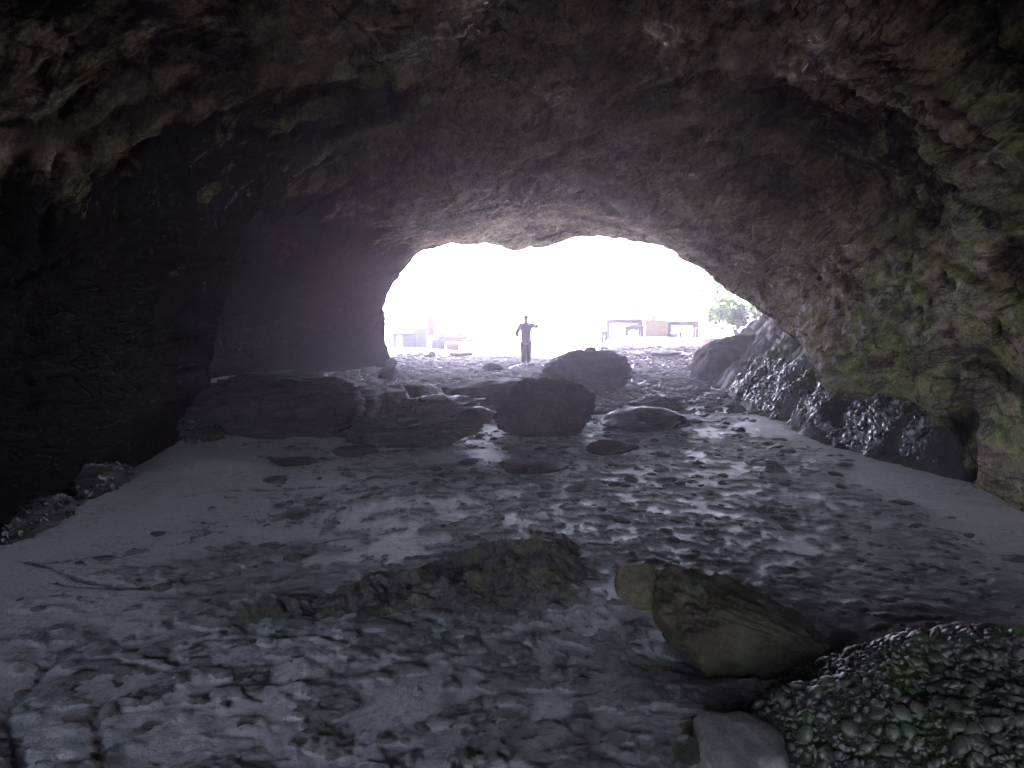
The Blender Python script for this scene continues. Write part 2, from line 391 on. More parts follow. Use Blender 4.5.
cy = np.concatenate([np.linspace(-12, 2.5, 70), np.linspace(2.5, 15, 400)[1:], np.linspace(15, 36, 280)[1:]])
def lerp_rows(yv):
    k = np.clip(np.searchsorted(keys, yv)-1, 0, len(keys)-2); a = np.array(keys)
    t = (yv-a[k])/(a[k+1]-a[k]); t = np.clip(t, 0, 1)
    # smooth the joints between sections a little
    t = t*.6 + .4*t*t*(3-2*t)
    return secs[k]*(1-t)[:, None, None] + secs[k+1]*t[:, None, None]
S = lerp_rows(cy)
P = np.stack([S[...,0], np.repeat(cy[:,None], NS, 1), S[...,1]], -1)       # rows, NS, 3
du = np.gradient(P, axis=1); dv = np.gradient(P, axis=0)
N = np.cross(du, dv); N /= np.linalg.norm(N, axis=-1, keepdims=True)+1e-9   # direction out of the tunnel or in, fixed below
cen = np.stack([np.interp(cy, [-12,-7,-2,2], [-3.6,-2.2,0,0]), cy, np.full(len(cy), 1.6)], -1)[:, None, :]
sgn = np.sign((N*(P-cen)).sum(-1, keepdims=True)); N = N*np.where(np.abs(sgn) > 0, np.sign(np.median(sgn)), 1)
flat = P.reshape(-1, 3)
def near_px(px, py):
    """the base cave surface seen through a pixel of the photograph"""
    r = ray(px, py); r = r/np.linalg.norm(r)
    v = flat-CAM; t = v@r; dist = np.linalg.norm(v-t[:,None]*r, axis=1)
    ok = (t > 1) & (dist < .12)
    if not ok.any(): return flat[np.argmin(np.where(t > 1, dist, 99))]
    c = np.where(ok)[0]; return flat[c[np.argmin(t[c])]]
# bedding planes cross the tunnel: coordinates squeezed along it
bb = .68*flat[:,0]-.73*flat[:,2]+.07*flat[:,1]; bt = .73*flat[:,0]+.68*flat[:,2]
bed = np.stack([bb*1.25, flat[:,1]*.42, bt*.5], 1)
warp = np.stack([vnoise(flat*.6, 100), vnoise(flat*.6, 101), vnoise(flat*.6, 102)], 1)
lipz0 = sstep(19, 22, flat[:,1])*(1-sstep(25.5, 27, flat[:,1]))
d = .13*fbm(flat*.42, 3, 110) + .07*fbm(bed*.9+warp*.3, 5, 120, .55)
saw = bb*1.5 + .75*vnoise(flat*np.array([.5,.35,.5]), 131) + .3*vnoise(flat*1.3, 132)
fr = saw-np.floor(saw); d += (.07+.13*sstep(-1.2, .8, flat[:,0]))*(fr**2.5 - .3)*(.3+.7*sstep(-.3, .4, vnoise(flat*.5, 133)))
saw2 = bb*4.6 + .8*vnoise(flat*np.array([1.1,.6,1.1]), 141) + .35*vnoise(flat*3, 144); fr2 = saw2-np.floor(saw2); d += .06*(fr2**2.2-.3)*sstep(-.4, .4, vnoise(flat*.7, 142))
d += .038*fbm(flat*2.2, 5, 150, .58) + .03*fbm(flat*8, 4, 160, .65)
d += lipz0*(.22*fbm(flat*np.array([1.6,.6,1.6]), 4, 164, .6))
crack = 1-np.abs(fbm(bed*1.5+warp*.5, 3, 165))*9; d += .09*np.clip(crack, 0, 1)*sstep(-.1, .4, vnoise(flat*.6, 166))
# a step in the roof that runs down into the left wall, and an undercut below the left shoulder
yr = np.interp(flat[:,0], [-3.7,-2.5,-1.5,-.85,0], [11.1,11.,10.4,9.4,8.2])+.3*vnoise(flat*.9, 167); yy = flat[:,1]
d += .34*sstep(0, .22, yy-yr)*(1-sstep(1.2, 5, yy-yr))*(1-sstep(-.6, 1.2, flat[:,0]))
zl = 1.75+.28*(yy-5.5)+.25*vnoise(flat*.8, 168)
d += .16*sstep(0, .6, zl-flat[:,2])*sstep(.25, .9, flat[:,2])*(1-sstep(-2.2, -1.2, flat[:,0]))*(1-sstep(8.5, 10, yy))
pits = np.clip(fbm(flat*2.6, 3, 170)-.22, 0, 1); d += .25*pits*sstep(-.2, .4, vnoise(flat*.7, 171))*sstep(-1, 1.5, flat[:,0])
amp = np.ones(len(flat)); amp *= .4+.6*sstep(.1, 1.2, flat[:,2])
lipzone = sstep(13, 19, flat[:,1])*(1-sstep(25, 27, flat[:,1])); amp *= 1-.45*lipzone
d = d*amp
stain_shade = .1+.3*sstep(-.1, .6, vnoise(flat*.8, 180)) + .5*sstep(-.8, -2.4, flat[:,0])*sstep(-.7, .2, vnoise(flat*.6, 183)); stain_shade = np.maximum(stain_shade, 1.0*sstep(-2.2, -3.6, flat[:,0]-.35*(flat[:,2]-2)+.5*vnoise(flat*1.2, 189))*sstep(9.5, 11.5, flat[:,1])); stain_shade = np.maximum(stain_shade, 1.85*sstep(-2.2, -3.2, flat[:,0]+.4*vnoise(flat*.9, 181))*sstep(2.5, 1.6, flat[:,2]-.1*flat[:,1]+.35*vnoise(flat*1.3, 184))); stain_shade = np.maximum(stain_shade, 1.8*sstep(5.0, 4.0, flat[:,1]+.6*vnoise(flat*.7, 182))*sstep(.8, -1.2, flat[:,0]+.5*vnoise(flat*.8, 185)))  # random stains, then shade painted on the left wall and near roof
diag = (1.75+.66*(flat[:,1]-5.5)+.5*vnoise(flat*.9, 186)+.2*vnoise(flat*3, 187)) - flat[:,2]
stain_shade = np.maximum(stain_shade, 1.35*sstep(-.1, .35, diag)*sstep(-.6, -1.5, flat[:,0])*sstep(11.5, 10, flat[:,1]+.4*vnoise(flat, 188))); stain_shade *= 1-.9*sstep(1.5, 3, flat[:,0]); moss = np.zeros(len(flat))  # shade painted below the lit band's slanting edge, right wall kept clear
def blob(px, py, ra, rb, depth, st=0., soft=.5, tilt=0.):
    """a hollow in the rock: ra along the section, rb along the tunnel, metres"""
    global d, stain_shade
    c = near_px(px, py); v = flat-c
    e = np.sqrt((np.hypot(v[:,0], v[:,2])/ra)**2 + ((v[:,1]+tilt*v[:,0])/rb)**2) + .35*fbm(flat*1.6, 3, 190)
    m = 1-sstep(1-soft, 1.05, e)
    d = d + .42*depth*m; stain_shade = np.maximum(stain_shade, st*m)  # shallow dent; the hollow's shade is painted in as dark colour
def mossy(px, py, ra, a):
    global moss
    c = near_px(px, py); moss = np.maximum(moss, a*np.exp(-(np.linalg.norm(flat-c, axis=1)/ra)**2))
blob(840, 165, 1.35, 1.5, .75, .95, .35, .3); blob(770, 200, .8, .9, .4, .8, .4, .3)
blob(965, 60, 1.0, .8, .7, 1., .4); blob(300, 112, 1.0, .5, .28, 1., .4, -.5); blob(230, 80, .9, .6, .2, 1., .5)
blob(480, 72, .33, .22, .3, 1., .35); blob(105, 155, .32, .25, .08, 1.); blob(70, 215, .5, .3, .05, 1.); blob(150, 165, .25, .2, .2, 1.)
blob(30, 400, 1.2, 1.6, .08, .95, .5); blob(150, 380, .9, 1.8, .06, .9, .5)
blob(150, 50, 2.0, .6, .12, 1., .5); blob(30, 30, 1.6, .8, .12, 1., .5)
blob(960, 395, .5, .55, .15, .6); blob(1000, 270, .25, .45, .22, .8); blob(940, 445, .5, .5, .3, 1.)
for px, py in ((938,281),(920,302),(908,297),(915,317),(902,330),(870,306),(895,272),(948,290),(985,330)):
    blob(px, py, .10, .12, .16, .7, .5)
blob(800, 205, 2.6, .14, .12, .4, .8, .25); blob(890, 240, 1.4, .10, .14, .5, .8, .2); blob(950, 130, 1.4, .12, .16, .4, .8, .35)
for a in ((890,300,1.1,1.), (860,350,1.2,1.), (960,250,.9,1.), (980,340,.9,1.), (920,400,.9,1.), (800,330,.9,.6), (990,400,.7,1.), (1010,150,.9,.5), (940,180,.8,.4)): mossy(*a)
for a in ((70,200,.9,.5), (180,230,.8,.6), (370,95,.6,.45), (300,160,.8,.4), (20,250,.7,.5), (700,150,1.2,.25)): mossy(*a)
Q = flat + N.reshape(-1, 3)*d[:, None]
Q[:,1] += .9*lipzone*vnoise(flat*np.array([.7,.2,.7]), 200)
Q = Q.reshape(len(cy), NS, 3); stain_shade = stain_shade.reshape(len(cy), NS); moss = moss.reshape(len(cy), NS)
# the rock has an outside too: cliff faces round the mouth and the added back opening and the hill over the top
def flare(row, yv, k, lift):
    o = row.copy(); xc = row[:,0].mean(); o[:,0] = xc+(row[:,0]-xc)*k; o[:,2] = (row[:,2]+.5)*lift-.5
    o[:,1] = yv + 1.2*fbm(o*.35, 4, 210)*min(1., (k-1)*2)
    return o
front = [flare(Q[-1], 36+o_, k, l) for k, l, o_ in ((1.06,1.08,.3),(1.18,1.25,.5),(1.35,1.5,.4),(1.6,1.8,.2),(2.,2.2,0),(2.6,2.6,-.6),(3.4,3.1,-1.5),(4.5,3.6,-4),(5.4,3.8,-9),(6,3.9,-16))]
back = [flare(Q[0], -12+o_, k, l) for k, l, o_ in ((16,8,8),(13,7.4,3),(9,6,1),(6,4.2,.3),(3,2.6,0),(1.8,1.7,-.1),(1.25,1.25,-.1))]
Q = np.concatenate([np.stack(back), Q, np.stack(front)])
padb, padf = np.full((len(back), NS), .3), np.full((len(front), NS), .3)
stain_shade = np.concatenate([padb, stain_shade, padf]); moss = np.concatenate([padb, moss, padf])
cave = mesh_np('cave', Q.reshape(-1, 3), grid_faces(len(Q), NS, True), M['cave'], attrs={'stain_shade': stain_shade.ravel(), 'moss': moss.ravel()})
tag(cave, kind='structure')

# ------------------------------------------------------------------ rocks
_ico = {}
def ico(sub):
    if sub not in _ico:
        b = bmesh.new(); bmesh.ops.create_icosphere(b, subdivisions=sub, radius=1.)
        _ico[sub] = (np.array([v.co[:] for v in b.verts]), np.array([[v.index for v in f.verts] for f in b.faces])); b.free()
    return _ico[sub]
def rock_shape(seed, sub=5, cuts=9, cut=(.62,.95), rough=.10, fine=.05, box=.0):
    """a weathered boulder about one unit in radius: cut facets, then lumps and pits"""
    V, F = ico(sub); v = V.copy(); r = np.random.default_rng(seed)
    if box: v = np.sign(v)*np.abs(v)**(1-box); v /= np.abs(v).max()
    for k in range(cuts):
        n = r.normal(size=3); n /= np.linalg.norm(n); h = r.uniform(*cut); s = v@n
        v = v - np.clip(s-h, 0, 9)[:, None]*n*.88
    n = v/np.linalg.norm(v, axis=1, keepdims=True)
    v = v + n*(rough*fbm(v*1.7+seed, 4, seed, .55) + fine*1.5*fbm(v*5+seed, 5, seed+5, .68) + fine*.7*fbm(v*14, 3, seed+7, .65) - 1.6*fine*np.clip(fbm(v*4.5, 3, seed+9)-.25, 0, 1))[:, None]
    return v, F
def rock(name, label, cat, mat, center, size, seed, rz=0., tilt=(0,0), group=None, parent=None, shear=0., wedge=0., attrs=None, **kw):
    """size: full width, depth, height; center: base centre on the ground"""
    v, F = rock_shape(seed, **kw)
    lo, hi = v.min(0), v.max(0); v = (v-(lo+hi)/2)/(hi-lo)
    v = v*np.array(size); v[:,0] += shear*v[:,2]
    if wedge: v[:,2] = (v[:,2]+size[2]/2)*(1-wedge*np.clip(v[:,0]/size[0]+.5, 0, 1))-size[2]/2
    m = np.array((Matrix.Rotation(rz, 3, 'Z') @ Matrix.Rotation(tilt[0], 3, 'X') @ Matrix.Rotation(tilt[1], 3, 'Y')))
    v = v@m.T; v[:,2] += size[2]*.5
    o = mesh_np(name, v, F, mat, parent, attrs=attrs(v) if attrs else None)
    o.location = center
    if parent is None: tag(o, label, cat, group)
    return o
def rock_px(name, label, outline, mat, seed, depth=None, sink=.12, cat='boulder', level=False, **kw):
    """placed by where its front foot stands on the sand; box is its outline in photo pixels"""
    x0, y0, x1, y1 = outline
    f = onground((x0+x1)/2, y1) if level else onsurf((x0+x1)/2, y1); dist = f[1]
    w = (x1-x0)/FPX*dist; dp = depth or w*.8
    dc = dist+dp*.42; w = (x1-x0)/FPX*(dist+dp*.3)
    top = at((x0+x1)/2, y0, dc)[2]; cx = (( x0+x1)/2-512)/FPX*dc
    gzv_ = gz(cx, dc); h = max(.05, top-gzv_)
    return rock(name, label, cat, mat, (cx, dc, gzv_-h*sink), (w, dp, h*(1+sink)), seed, **kw)

rock_px('boulder', 'big rounded dark boulder in the middle of the cave floor, nearest of the middle group', (490,377,599,439), M['boulder'], 11, sub=6, cuts=8, cut=(.7,.95), rough=.16, fine=.085)
b2 = rock_px('boulder', 'wide dark boulder with a small stone lying on its top, behind the person side of the cave', (541,349,632,390), M['boulder'], 23, depth=1.6, cuts=9, rough=.16, fine=.09, box=.15)
b2['label'] = 'wide dark boulder farther back with a small stone lying on its top'
p = at(590, 352, 18.6); rock('stone', 'small dark stone lying on top of the wide far boulder', 'stone', M['boulder'], (p[0], b2.location.y, p[2]-.04), (.26,.24,.17), 5, sub=4)
rock_px('boulder', 'olive brown angular boulder standing before the right sloping bank', (690,334,772,383), M['green_boulder'], 37, depth=1.7, cuts=8, cut=(.6,.85), rough=.12, fine=.06, box=.25, shear=.25)
rock_px('boulder', 'long low dark boulder lying behind the wet flat slab', (440,378,532,412), M['boulder'], 41, depth=1.3, rough=.14, fine=.04)
rock_px('slab_rock', 'wide flat wet slab rock sloping down to the left of the big boulder', (326,396,500,449), M['slab'], 53, depth=1.7, sub=6, cuts=10, cut=(.5,.85), rough=.2, fine=.09, tilt=(0,-R(4)), cat='rock')
rock_px('ledge_rock', 'long dark ledge rock along the foot of the left wall', (196,371,396,441), M['boulder'], 61, depth=3.2, sub=6, cuts=6, cut=(.7,.95), rough=.2, fine=.09, box=.4, rz=R(-9), cat='rock')
rock_px('block_stone', 'small pale edged block at the right end of the long ledge rock', (380,384,412,410), M['slab'], 67, depth=.45, box=.4, rough=.08, cat='stone')
rock_px('small_rock', 'small wet dark rock just behind the low rock right of the big boulder', (629,394,686,412), M['slab'], 71, depth=.6, rough=.15, cat='rock')
rock_px('low_rock', 'low dark rock with wet crest right of the big boulder', (600,407,694,434), M['slab'], 73, depth=.9, rough=.15, fine=.05, cat='rock')
rock_px('flat_stone', 'flat dark stone half buried before the low wet rock', (586,440,641,456), M['boulder'], 79, depth=.5, cat='stone')
rock_px('flat_stone', 'flat reddish dark stone half buried below the big boulder', (497,459,570,475), M['boulder'], 83, depth=.55, cat='stone')
rock_px('flat_stone', 'flat dark stone in the sand just in front of the wet slab', (328,447,378,459), M['slab'], 89, depth=.5, cat='stone')
rock_px('flat_stone', 'thin dark stone in the sand nearest the long ledge rock', (264,457,316,468), M['slab'], 97, depth=.4, cat='stone')
rock_px('dark_stone', 'dark stone between the ledge rock and the long low boulder', (392,383,438,401), M['boulder'], 101, depth=.8, cat='stone')
rock_px('dark_stone', 'small dark stone alone on the bright gravel left of the person', (482,363,504,372), M['boulder'], 103, depth=.5, cat='stone')
rock_px('dark_stone', 'dark stone at the foot of the left mouth wall, nearest the ledge', (377,366,398,382), M['boulder'], 107, depth=.6, cat='stone')
rock_px('dark_stone', 'small dark stone at the foot of the left mouth wall, farthest from the ledge', (380,357,398,368), M['boulder'], 109, depth=.6, cat='stone')
rock_px('dark_stone', 'long flat dark stone lying out before the left tables', (448,351,474,357), M['boulder'], 113, depth=.8, cat='stone')
rock_px('dark_stone', 'small round stone lying just left of the long flat far stone', (428,351,436,358), M['boulder'], 127, depth=.4, cat='stone')
rock_px('dark_stone', 'broad low stone on gravel in front of the sandy bank', (650,350,682,358), M['boulder'], 131, depth=.9, cat='stone')

# foreground
rock_px('boulder', 'brown wedge shaped boulder in a dark scour pool in the right foreground', (655,556,850,672), M['brown'], 219, depth=.6, sub=6, cuts=7, cut=(.7,.92), rough=.16, fine=.10, box=.45, wedge=.55, rz=R(-8), sink=.1, level=True)
rock_px('tan_rock', 'tan yellowish rock wedged between the weedy reef and the brown boulder', (617,561,663,611), M['tan'], 224, depth=.26, sub=5, cuts=9, cut=(.55,.85), rough=.14, fine=.06, box=.55, cat='rock', level=True)
p = at(655, 578, 4.15); rock('pebble', 'little pale tan stone resting between the tan rock and the brown boulder', 'stone', M['tan'], (p[0], p[1], p[2]-.05), (.12,.1,.11), 227, sub=4)
rock_px('smooth_stone', 'smooth pale sand coloured stone at the bottom edge beside the mussel rock', (704,729,800,815), M['sandstone'], 229, depth=.5, sub=5, cuts=5, cut=(.6,.9), rough=.2, fine=.012, sink=.45, cat='stone', level=True)
rock_px('round_stone', 'round dark weedy stone at the bottom edge left of the smooth pale stone', (678,738,713,772), M['mussel_rock'], 233, depth=.13, sub=4, cuts=3, rough=.08, cat='stone')

# weedy reef ridge: a long low mesh with its own lumps
def reef():
    nx, ny = 420, 170
    a = onground(196, 632); b = onground(622, 606)
    u_ = np.linspace(0, 1, nx); v_ = np.linspace(-1, 1, ny); UU, VV = np.meshgrid(u_, v_, indexing='ij')
    un = UU.ravel(); vn = VV.ravel()
    half = .14+.46*sstep(0, .75, un)
    dirx = b-a; x = a[0]+dirx[0]*un; y = a[1]+dirx[1]*un + half*.95*(1+vn)
    p = np.stack([x, y, 0*x], 1)
    prof = np.clip(1-np.abs(vn)**2.2, 0, 1)**.75*sstep(0, .12, un+.05*vnoise(p*6,300))*sstep(1.0, .86, un+.05*vnoise(p*5,301))
    prof *= np.clip(1.15-.5*np.clip(vn, 0, 1), 0, 2)
    h = (.02+.085*sstep(.1, .9, un))*prof*np.clip(1+1.1*fbm(p*2.2, 4, 310), .1, 3) + prof*(.075*fbm(p*5.5, 5, 320, .6) + .018*fbm(p*18, 3, 330, .6))
    x = x+.07*vnoise(p*4, 340); y = y+.07*vnoise(p*4, 341)
    z = ground_z(x, y) + h - .035*(1-prof)
    o = mesh_np('reef_rock', np.stack([x-a[0], y-a[1], z], 1), grid_faces(nx, ny), M['reef'])
    o.location = (a[0], a[1], 0)
    tag(o, 'long low weedy reef ridge crossing the sand in the foreground', 'rock')
reef()

# mussels --------------------------------------------------------------
def mussel_np(sub=2):
    V, F = ico(sub); v = V.copy()
    t = (v[:,0]+1)/2
    v[:,1] *= .34+.30*np.sin(np.clip(t, 0, 1)**.8*math.pi*.75); v[:,2] *= .42*(1-.25*t)
    v[:,1] += .10*(v[:,0]**2); return v*.5, F
MV, MF = mussel_np(2); MV3, MF3 = mussel_np(3)
def frames(nrm, ang):
    a = np.where(np.abs(nrm[:, :1]) < .8, np.array([[1.,0,0]]), np.array([[0,1.,0]]))
    t = np.cross(nrm, a); t /= np.linalg.norm(t, axis=1, keepdims=True); b = np.cross(nrm, t)
    c, s = np.cos(ang)[:, None], np.sin(ang)[:, None]
    e1 = c*t+s*b; e2 = -s*t+c*b
    return e1, e2
def scatter_mesh(name, pts, nrm, size, mat, parent=None, up=.5, seed=0, attrs=None, V=None, F=None):
    V = MV if V is None else V; F = MF if F is None else F
    r = np.random.default_rng(seed); n = len(pts); e1, e2 = frames(nrm, r.uniform(0, 6.28, n))
    l = (e1*(1-up)+nrm*up*r.uniform(.2, 1.2, (n,1))); l /= np.linalg.norm(l, axis=1, keepdims=True)
    w = np.cross(nrm, l); w /= np.linalg.norm(w, axis=1, keepdims=True)+1e-9; h = np.cross(l, w)
    asp = r.uniform(.75, 1.5, (n, 2))
    W = (V[None,:,0:1]*l[:,None] + V[None,:,1:2]*w[:,None]*asp[:,None,0:1] + V[None,:,2:3]*h[:,None]*asp[:,None,1:2])*size[:,None,None] + pts[:,None]
    FF = (F[None] + (np.arange(n)*len(V))[:,None,None]).reshape(-1, F.shape[1])
    at_ = {k: np.repeat(v, len(V)) for k, v in (attrs or {}).items()}
    return mesh_np(name, W.reshape(-1, 3), FF, mat, parent, attrs=at_)

# mussel covered rock, lower right
def mussel_rock():
    c = onground(930, 720); nx, ny = 160, 130
    X0, Y0 = 1.66, 2.72
    root = empty('mussel_rock', (X0, Y0, 0))
    tag(root, 'low mound of rock packed with dark mussels and green weed, bottom right corner', 'rock')
    def hgt(x, y):
        p = np.stack([x, y, 0*x], 1)
        ex = (x-X0)/.92; ey = (y-Y0)/.72
        e = np.sqrt(ex**2+ey**2)+.10*vnoise(p*2.2, 400)
        return .34*np.clip(1-e**2.2, -.3, 1)**1 + .045*vnoise(p*3.4, 401)+.02*vnoise(p*8, 402) - .02
    ux = np.linspace(X0-1.1, X0+1.2, nx); uy = np.linspace(Y0-.95, Y0+.85, ny)
    XX, YY = np.meshgrid(ux, uy, indexing='ij'); x, y = XX.ravel(), YY.ravel(); z = hgt(x, y)
    mesh_np('rock_core', np.stack([x-X0, y-Y0, z], 1), grid_faces(nx, ny), M['mussel_rock'], root)
    r = np.random.default_rng(5); n = 21000
    px = r.uniform(X0-1.0, X0+1.15, n); py = r.uniform(Y0-.9, Y0+.75, n); h = hgt(px, py); gg = ground_z(px, py)
    p = np.stack([px, py, 0*px], 1)
    keep = (h > gg-.005) & (r.uniform(size=n) < .80+.4*vnoise(p*3, 410))
    px, py, h = px[keep], py[keep], h[keep]; p = p[keep]
    e = .01; gx = (hgt(px+e, py)-hgt(px-e, py))/(2*e); gy = (hgt(px, py+e)-hgt(px, py-e))/(2*e)
    nr = np.stack([-gx, -gy, np.ones_like(gx)], 1); nr /= np.linalg.norm(nr, axis=1, keepdims=True)
    size = np.clip(.018*np.exp(.58*r.normal(size=len(px)))*(1+.35*sstep(1.2, 1.7, px)), .010, .07)
    algae = np.clip(sstep(1.0, 1.6, px+.35*vnoise(p*2, 420))*1.1*sstep(-.5, .3, vnoise(p*2.5, 421)+.2), 0, 1)
    pts = np.stack([px-X0, py-Y0, h+.25*size*.5], 1)
    # the hundred that show largest are parts of their own
    view = np.linalg.norm(np.stack([px, py, h], 1)-CAM, axis=1)
    u_ = px/py*FPX+512; inside = u_ < 1010
    v_ = 384+FPX*np.tan(np.arctan2(1.5-h, py)-PITCH); inside &= v_ < 755
    order = np.argsort(-(size/view)*inside); big = order[:100]; rest = order[100:]
    scatter_mesh('mussel_bed', pts[rest], nr[rest], size[rest], M['mussel'], root, .55, 1, {'algae': algae[rest]})['kind'] = 'stuff'
    proto = {}
    me = None
    e1, e2 = frames(nr[big], r.uniform(0, 6.28, 100))
    for k, i in enumerate(big):
        if me is None:
            o = mesh_np('mussel', MV3, MF3, M['mussel'], root, attrs={'algae': np.full(len(MV3), .35)}); me = o
        else:
            o = me.copy(); link(o, root)
        l = Vector(e1[k]*.75+nr[i]*.35).normalized(); w = Vector(nr[i]).cross(l).normalized(); hh = l.cross(w)
        o.matrix_local = Matrix.Translation(pts[i]) @ Matrix((l, w, hh)).transposed().to_4x4() @ Matrix.Diagonal((size[i]*1.05, size[i]*1.25, size[i]*1.35, 1))
mussel_rock()

# sloping bank along the right wall ------------------------------------
def rock_bank():
    X0, Y0 = 4.2, 12.
    root = empty('rock_bank', (X0, Y0, 0)); tag(root, 'grey sloping rock bank with green moss below the overhanging right wall', 'rock')
    ky = np.array([7.2, 8.2, 9, 10.6, 13, 15, 20, 25, 32, 40]); kx = np.array([4.7, 4.3, 4.05, 3.98, 4.08, 4.25, 5.1, 6.0, 8.1, 11])
    nr_, nc = 420, 220
    yy = np.geomspace(7.4, 38, nr_); w = np.linspace(-.25, 1, nc)
    YY, WW = np.meshgrid(yy, w, indexing='ij'); y = YY.ravel(); ww = WW.ravel()
    xb = np.interp(y, ky, kx); span = np.interp(y, [7.4, 10, 15, 22, 38], [.8, 1.5, 2.6, 4.2, 6])
    x = xb+ww*span; p = np.stack([x, y, 0*x], 1)
    def hz(x, y):
        p = np.stack([x, y, 0*x], 1); s = np.clip(x-np.interp(y, ky, kx), -.6, 9)
        slope = np.interp(y, [7.4, 12, 18, 25, 38], [1.15, 1.1, 1.0, .95, .6])
        z = np.where(s > 0, s**.88*slope, s*.6)
        m = sstep(-.35, .12, s)
        return z + m*(.26*fbm(p*1.1, 4, 500, ridged=True) + .17*fbm(p*3.2, 4, 510, .6) + .06*fbm(p*11, 3, 520)) - .03
    z = hz(x, y)
    ms = np.clip(1.2*sstep(-.5, .25, vnoise(p*.9, 530)+.1)*sstep(.35, .9, z)*sstep(24, 15, y), 0, 1)
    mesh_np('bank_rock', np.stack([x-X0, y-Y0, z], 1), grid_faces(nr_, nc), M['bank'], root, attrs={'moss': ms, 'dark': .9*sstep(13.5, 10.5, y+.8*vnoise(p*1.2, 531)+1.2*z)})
    r = np.random.default_rng(9); n = 6500
    py = np.where(r.uniform(size=n) < .7, r.uniform(8.3, 12.0, n), r.uniform(12, 16.5, n)); s = np.abs(r.normal(size=n))*.32+.02
    px = np.interp(py, ky, kx)+s; h = hz(px, py); pp = np.stack([px, py, 0*px], 1)
    keep = (vnoise(pp*2.4, 540) > -.6) & (h > 0) & (h < .85)
    px, py, h = px[keep], py[keep], h[keep]; e = .02
    gx = (hz(px+e, py)-hz(px-e, py))/(2*e); gy = (hz(px, py+e)-hz(px, py-e))/(2*e)
    nn = np.stack([-gx, -gy, np.ones_like(gx)], 1); nn /= np.linalg.norm(nn, axis=1, keepdims=True)
    scatter_mesh('mussel_bed', np.stack([px-X0, py-Y0, h], 1), nn, r.uniform(.05, .13, len(px)), M['shellwet'], root, .4, 11)['kind'] = 'stuff'
rock_bank()

def mussel_cluster(label, px, py, rad, n, seed, hgt=.3, size=(.018,.07), back=.0):
    f = onsurf(px, py); c = np.array([f[0]+(-.24 if px < 512 else .16), f[1]+back, gz(f[0], f[1]+back)-.03])
    v, F = rock_shape(seed, sub=4, rough=.2, fine=.05)
    root = empty('mussel_cluster', c); tag(root, label, 'mussels', 'mussel clusters along the wall feet')
    s = np.array([rad*.9, rad*1.9, hgt*.75]); mesh_np('rock_core', v*s+np.array([0, rad*.2, hgt*.15]), F, M['boulder'], root)
    r = np.random.default_rng(seed); idx = r.integers(0, len(v), n); w = v[idx]; w = w[w[:,2] > -.3]
    nn = w/s; nn /= np.linalg.norm(nn, axis=1, keepdims=True)
    scatter_mesh('mussel_bed', w*s+np.array([0, rad*.2, hgt*.15])+nn*.01, nn, r.uniform(*size, len(w)), M['shellwet'], root, .4, seed)['kind'] = 'stuff'
mussel_cluster('glinting mussel cluster at the left wall foot nearest the long ledge rock', 190, 438, .30, 260, 601, .38, back=.15)
mussel_cluster('pale glinting mussel cluster low on the front of the ledge rock', 224, 440, .20, 140, 603, .26)
mussel_cluster('mussel cluster halfway along the left wall foot, before a dark hollow', 112, 494, .28, 280, 607, .26, back=.12)
mussel_cluster('mussel cluster at the left wall foot nearest the camera', 48, 530, .30, 280, 611, .20, back=.12)
mussel_cluster('small bright mussel cluster at the right wall foot beside the sand strip', 922, 470, .20, 160, 613, .22, back=.1)
mussel_cluster('mussel cluster at the right wall foot at the edge of view', 1012, 487, .28, 220, 617, .22, back=.1)

# gravel toward the mouth: nobody could count it
def gravel():
    r = np.random.default_rng(31); n = 12000
    y = 13+22*r.uniform(size=n)**.8; x = r.uniform(-1, 1, n)*(4.4+.22*np.clip(y-13, 0, 99))
    keep = (x > -4.6) & (x < np.interp(y, [13, 20, 30, 36], [4.4, 5.8, 8.5, 8])+.6*r.normal(size=n)); x, y = x[keep], y[keep]
    z = ground_z(x, y); k2 = (z < .5) & (y < 33); x, y, z = x[k2], y[k2], z[k2]; nn = np.tile(np.array([[0,0,1.]]), (len(x), 1)); nn[:, :2] += r.normal(size=(len(x), 2))*.2
    nn /= np.linalg.norm(nn, axis=1, keepdims=True)
    V, F = rock_shape(3, sub=2, cuts=5, rough=.2); V = V*np.array([.55,.5,.28])
    o = scatter_mesh('gravel', np.stack([x, y, z+.01], 1), nn, np.clip(.11*np.exp(.5*r.normal(size=len(x))), .04, .34), M['pebble'], None, .08, 4, V=V, F=F)
    tag(o, 'wet grey pebbles strewn over the cave mouth floor', 'gravel', kind='stuff')
gravel()
def rubble():
    r = np.random.default_rng(33); n = 7500
    y = 2.2*np.exp(r.uniform(size=n)*math.log(13.5/2.2)); x = r.uniform(-1, 1, n)*4.2
    p = np.stack([x, y, 0*x], 1); z, cl, a_, d_, e_, t_ = ground_z(x, y, True)
    keep = (cl > .3) & (r.uniform(size=n) < .6); x, y, z = x[keep], y[keep], z[keep]
    nn = np.tile(np.array([[0,0,1.]]), (len(x), 1)); nn[:, :2] += r.normal(size=(len(x), 2))*.15
    nn /= np.linalg.norm(nn, axis=1, keepdims=True)
    V, F = rock_shape(8, sub=3, cuts=6, rough=.25, fine=.08); V = V*np.array([.55,.42,.16])
    o = scatter_mesh('pebbles', np.stack([x, y, z-.004], 1), nn, np.clip(.045*np.exp(.5*r.normal(size=len(x))), .015, .14)*np.clip(y/5, .7, 1.6), M['pebble'], None, .05, 6, V=V, F=F)
    tag(o, 'half buried dark pebbles in the cave floor sand', 'pebbles', kind='stuff')
rubble()

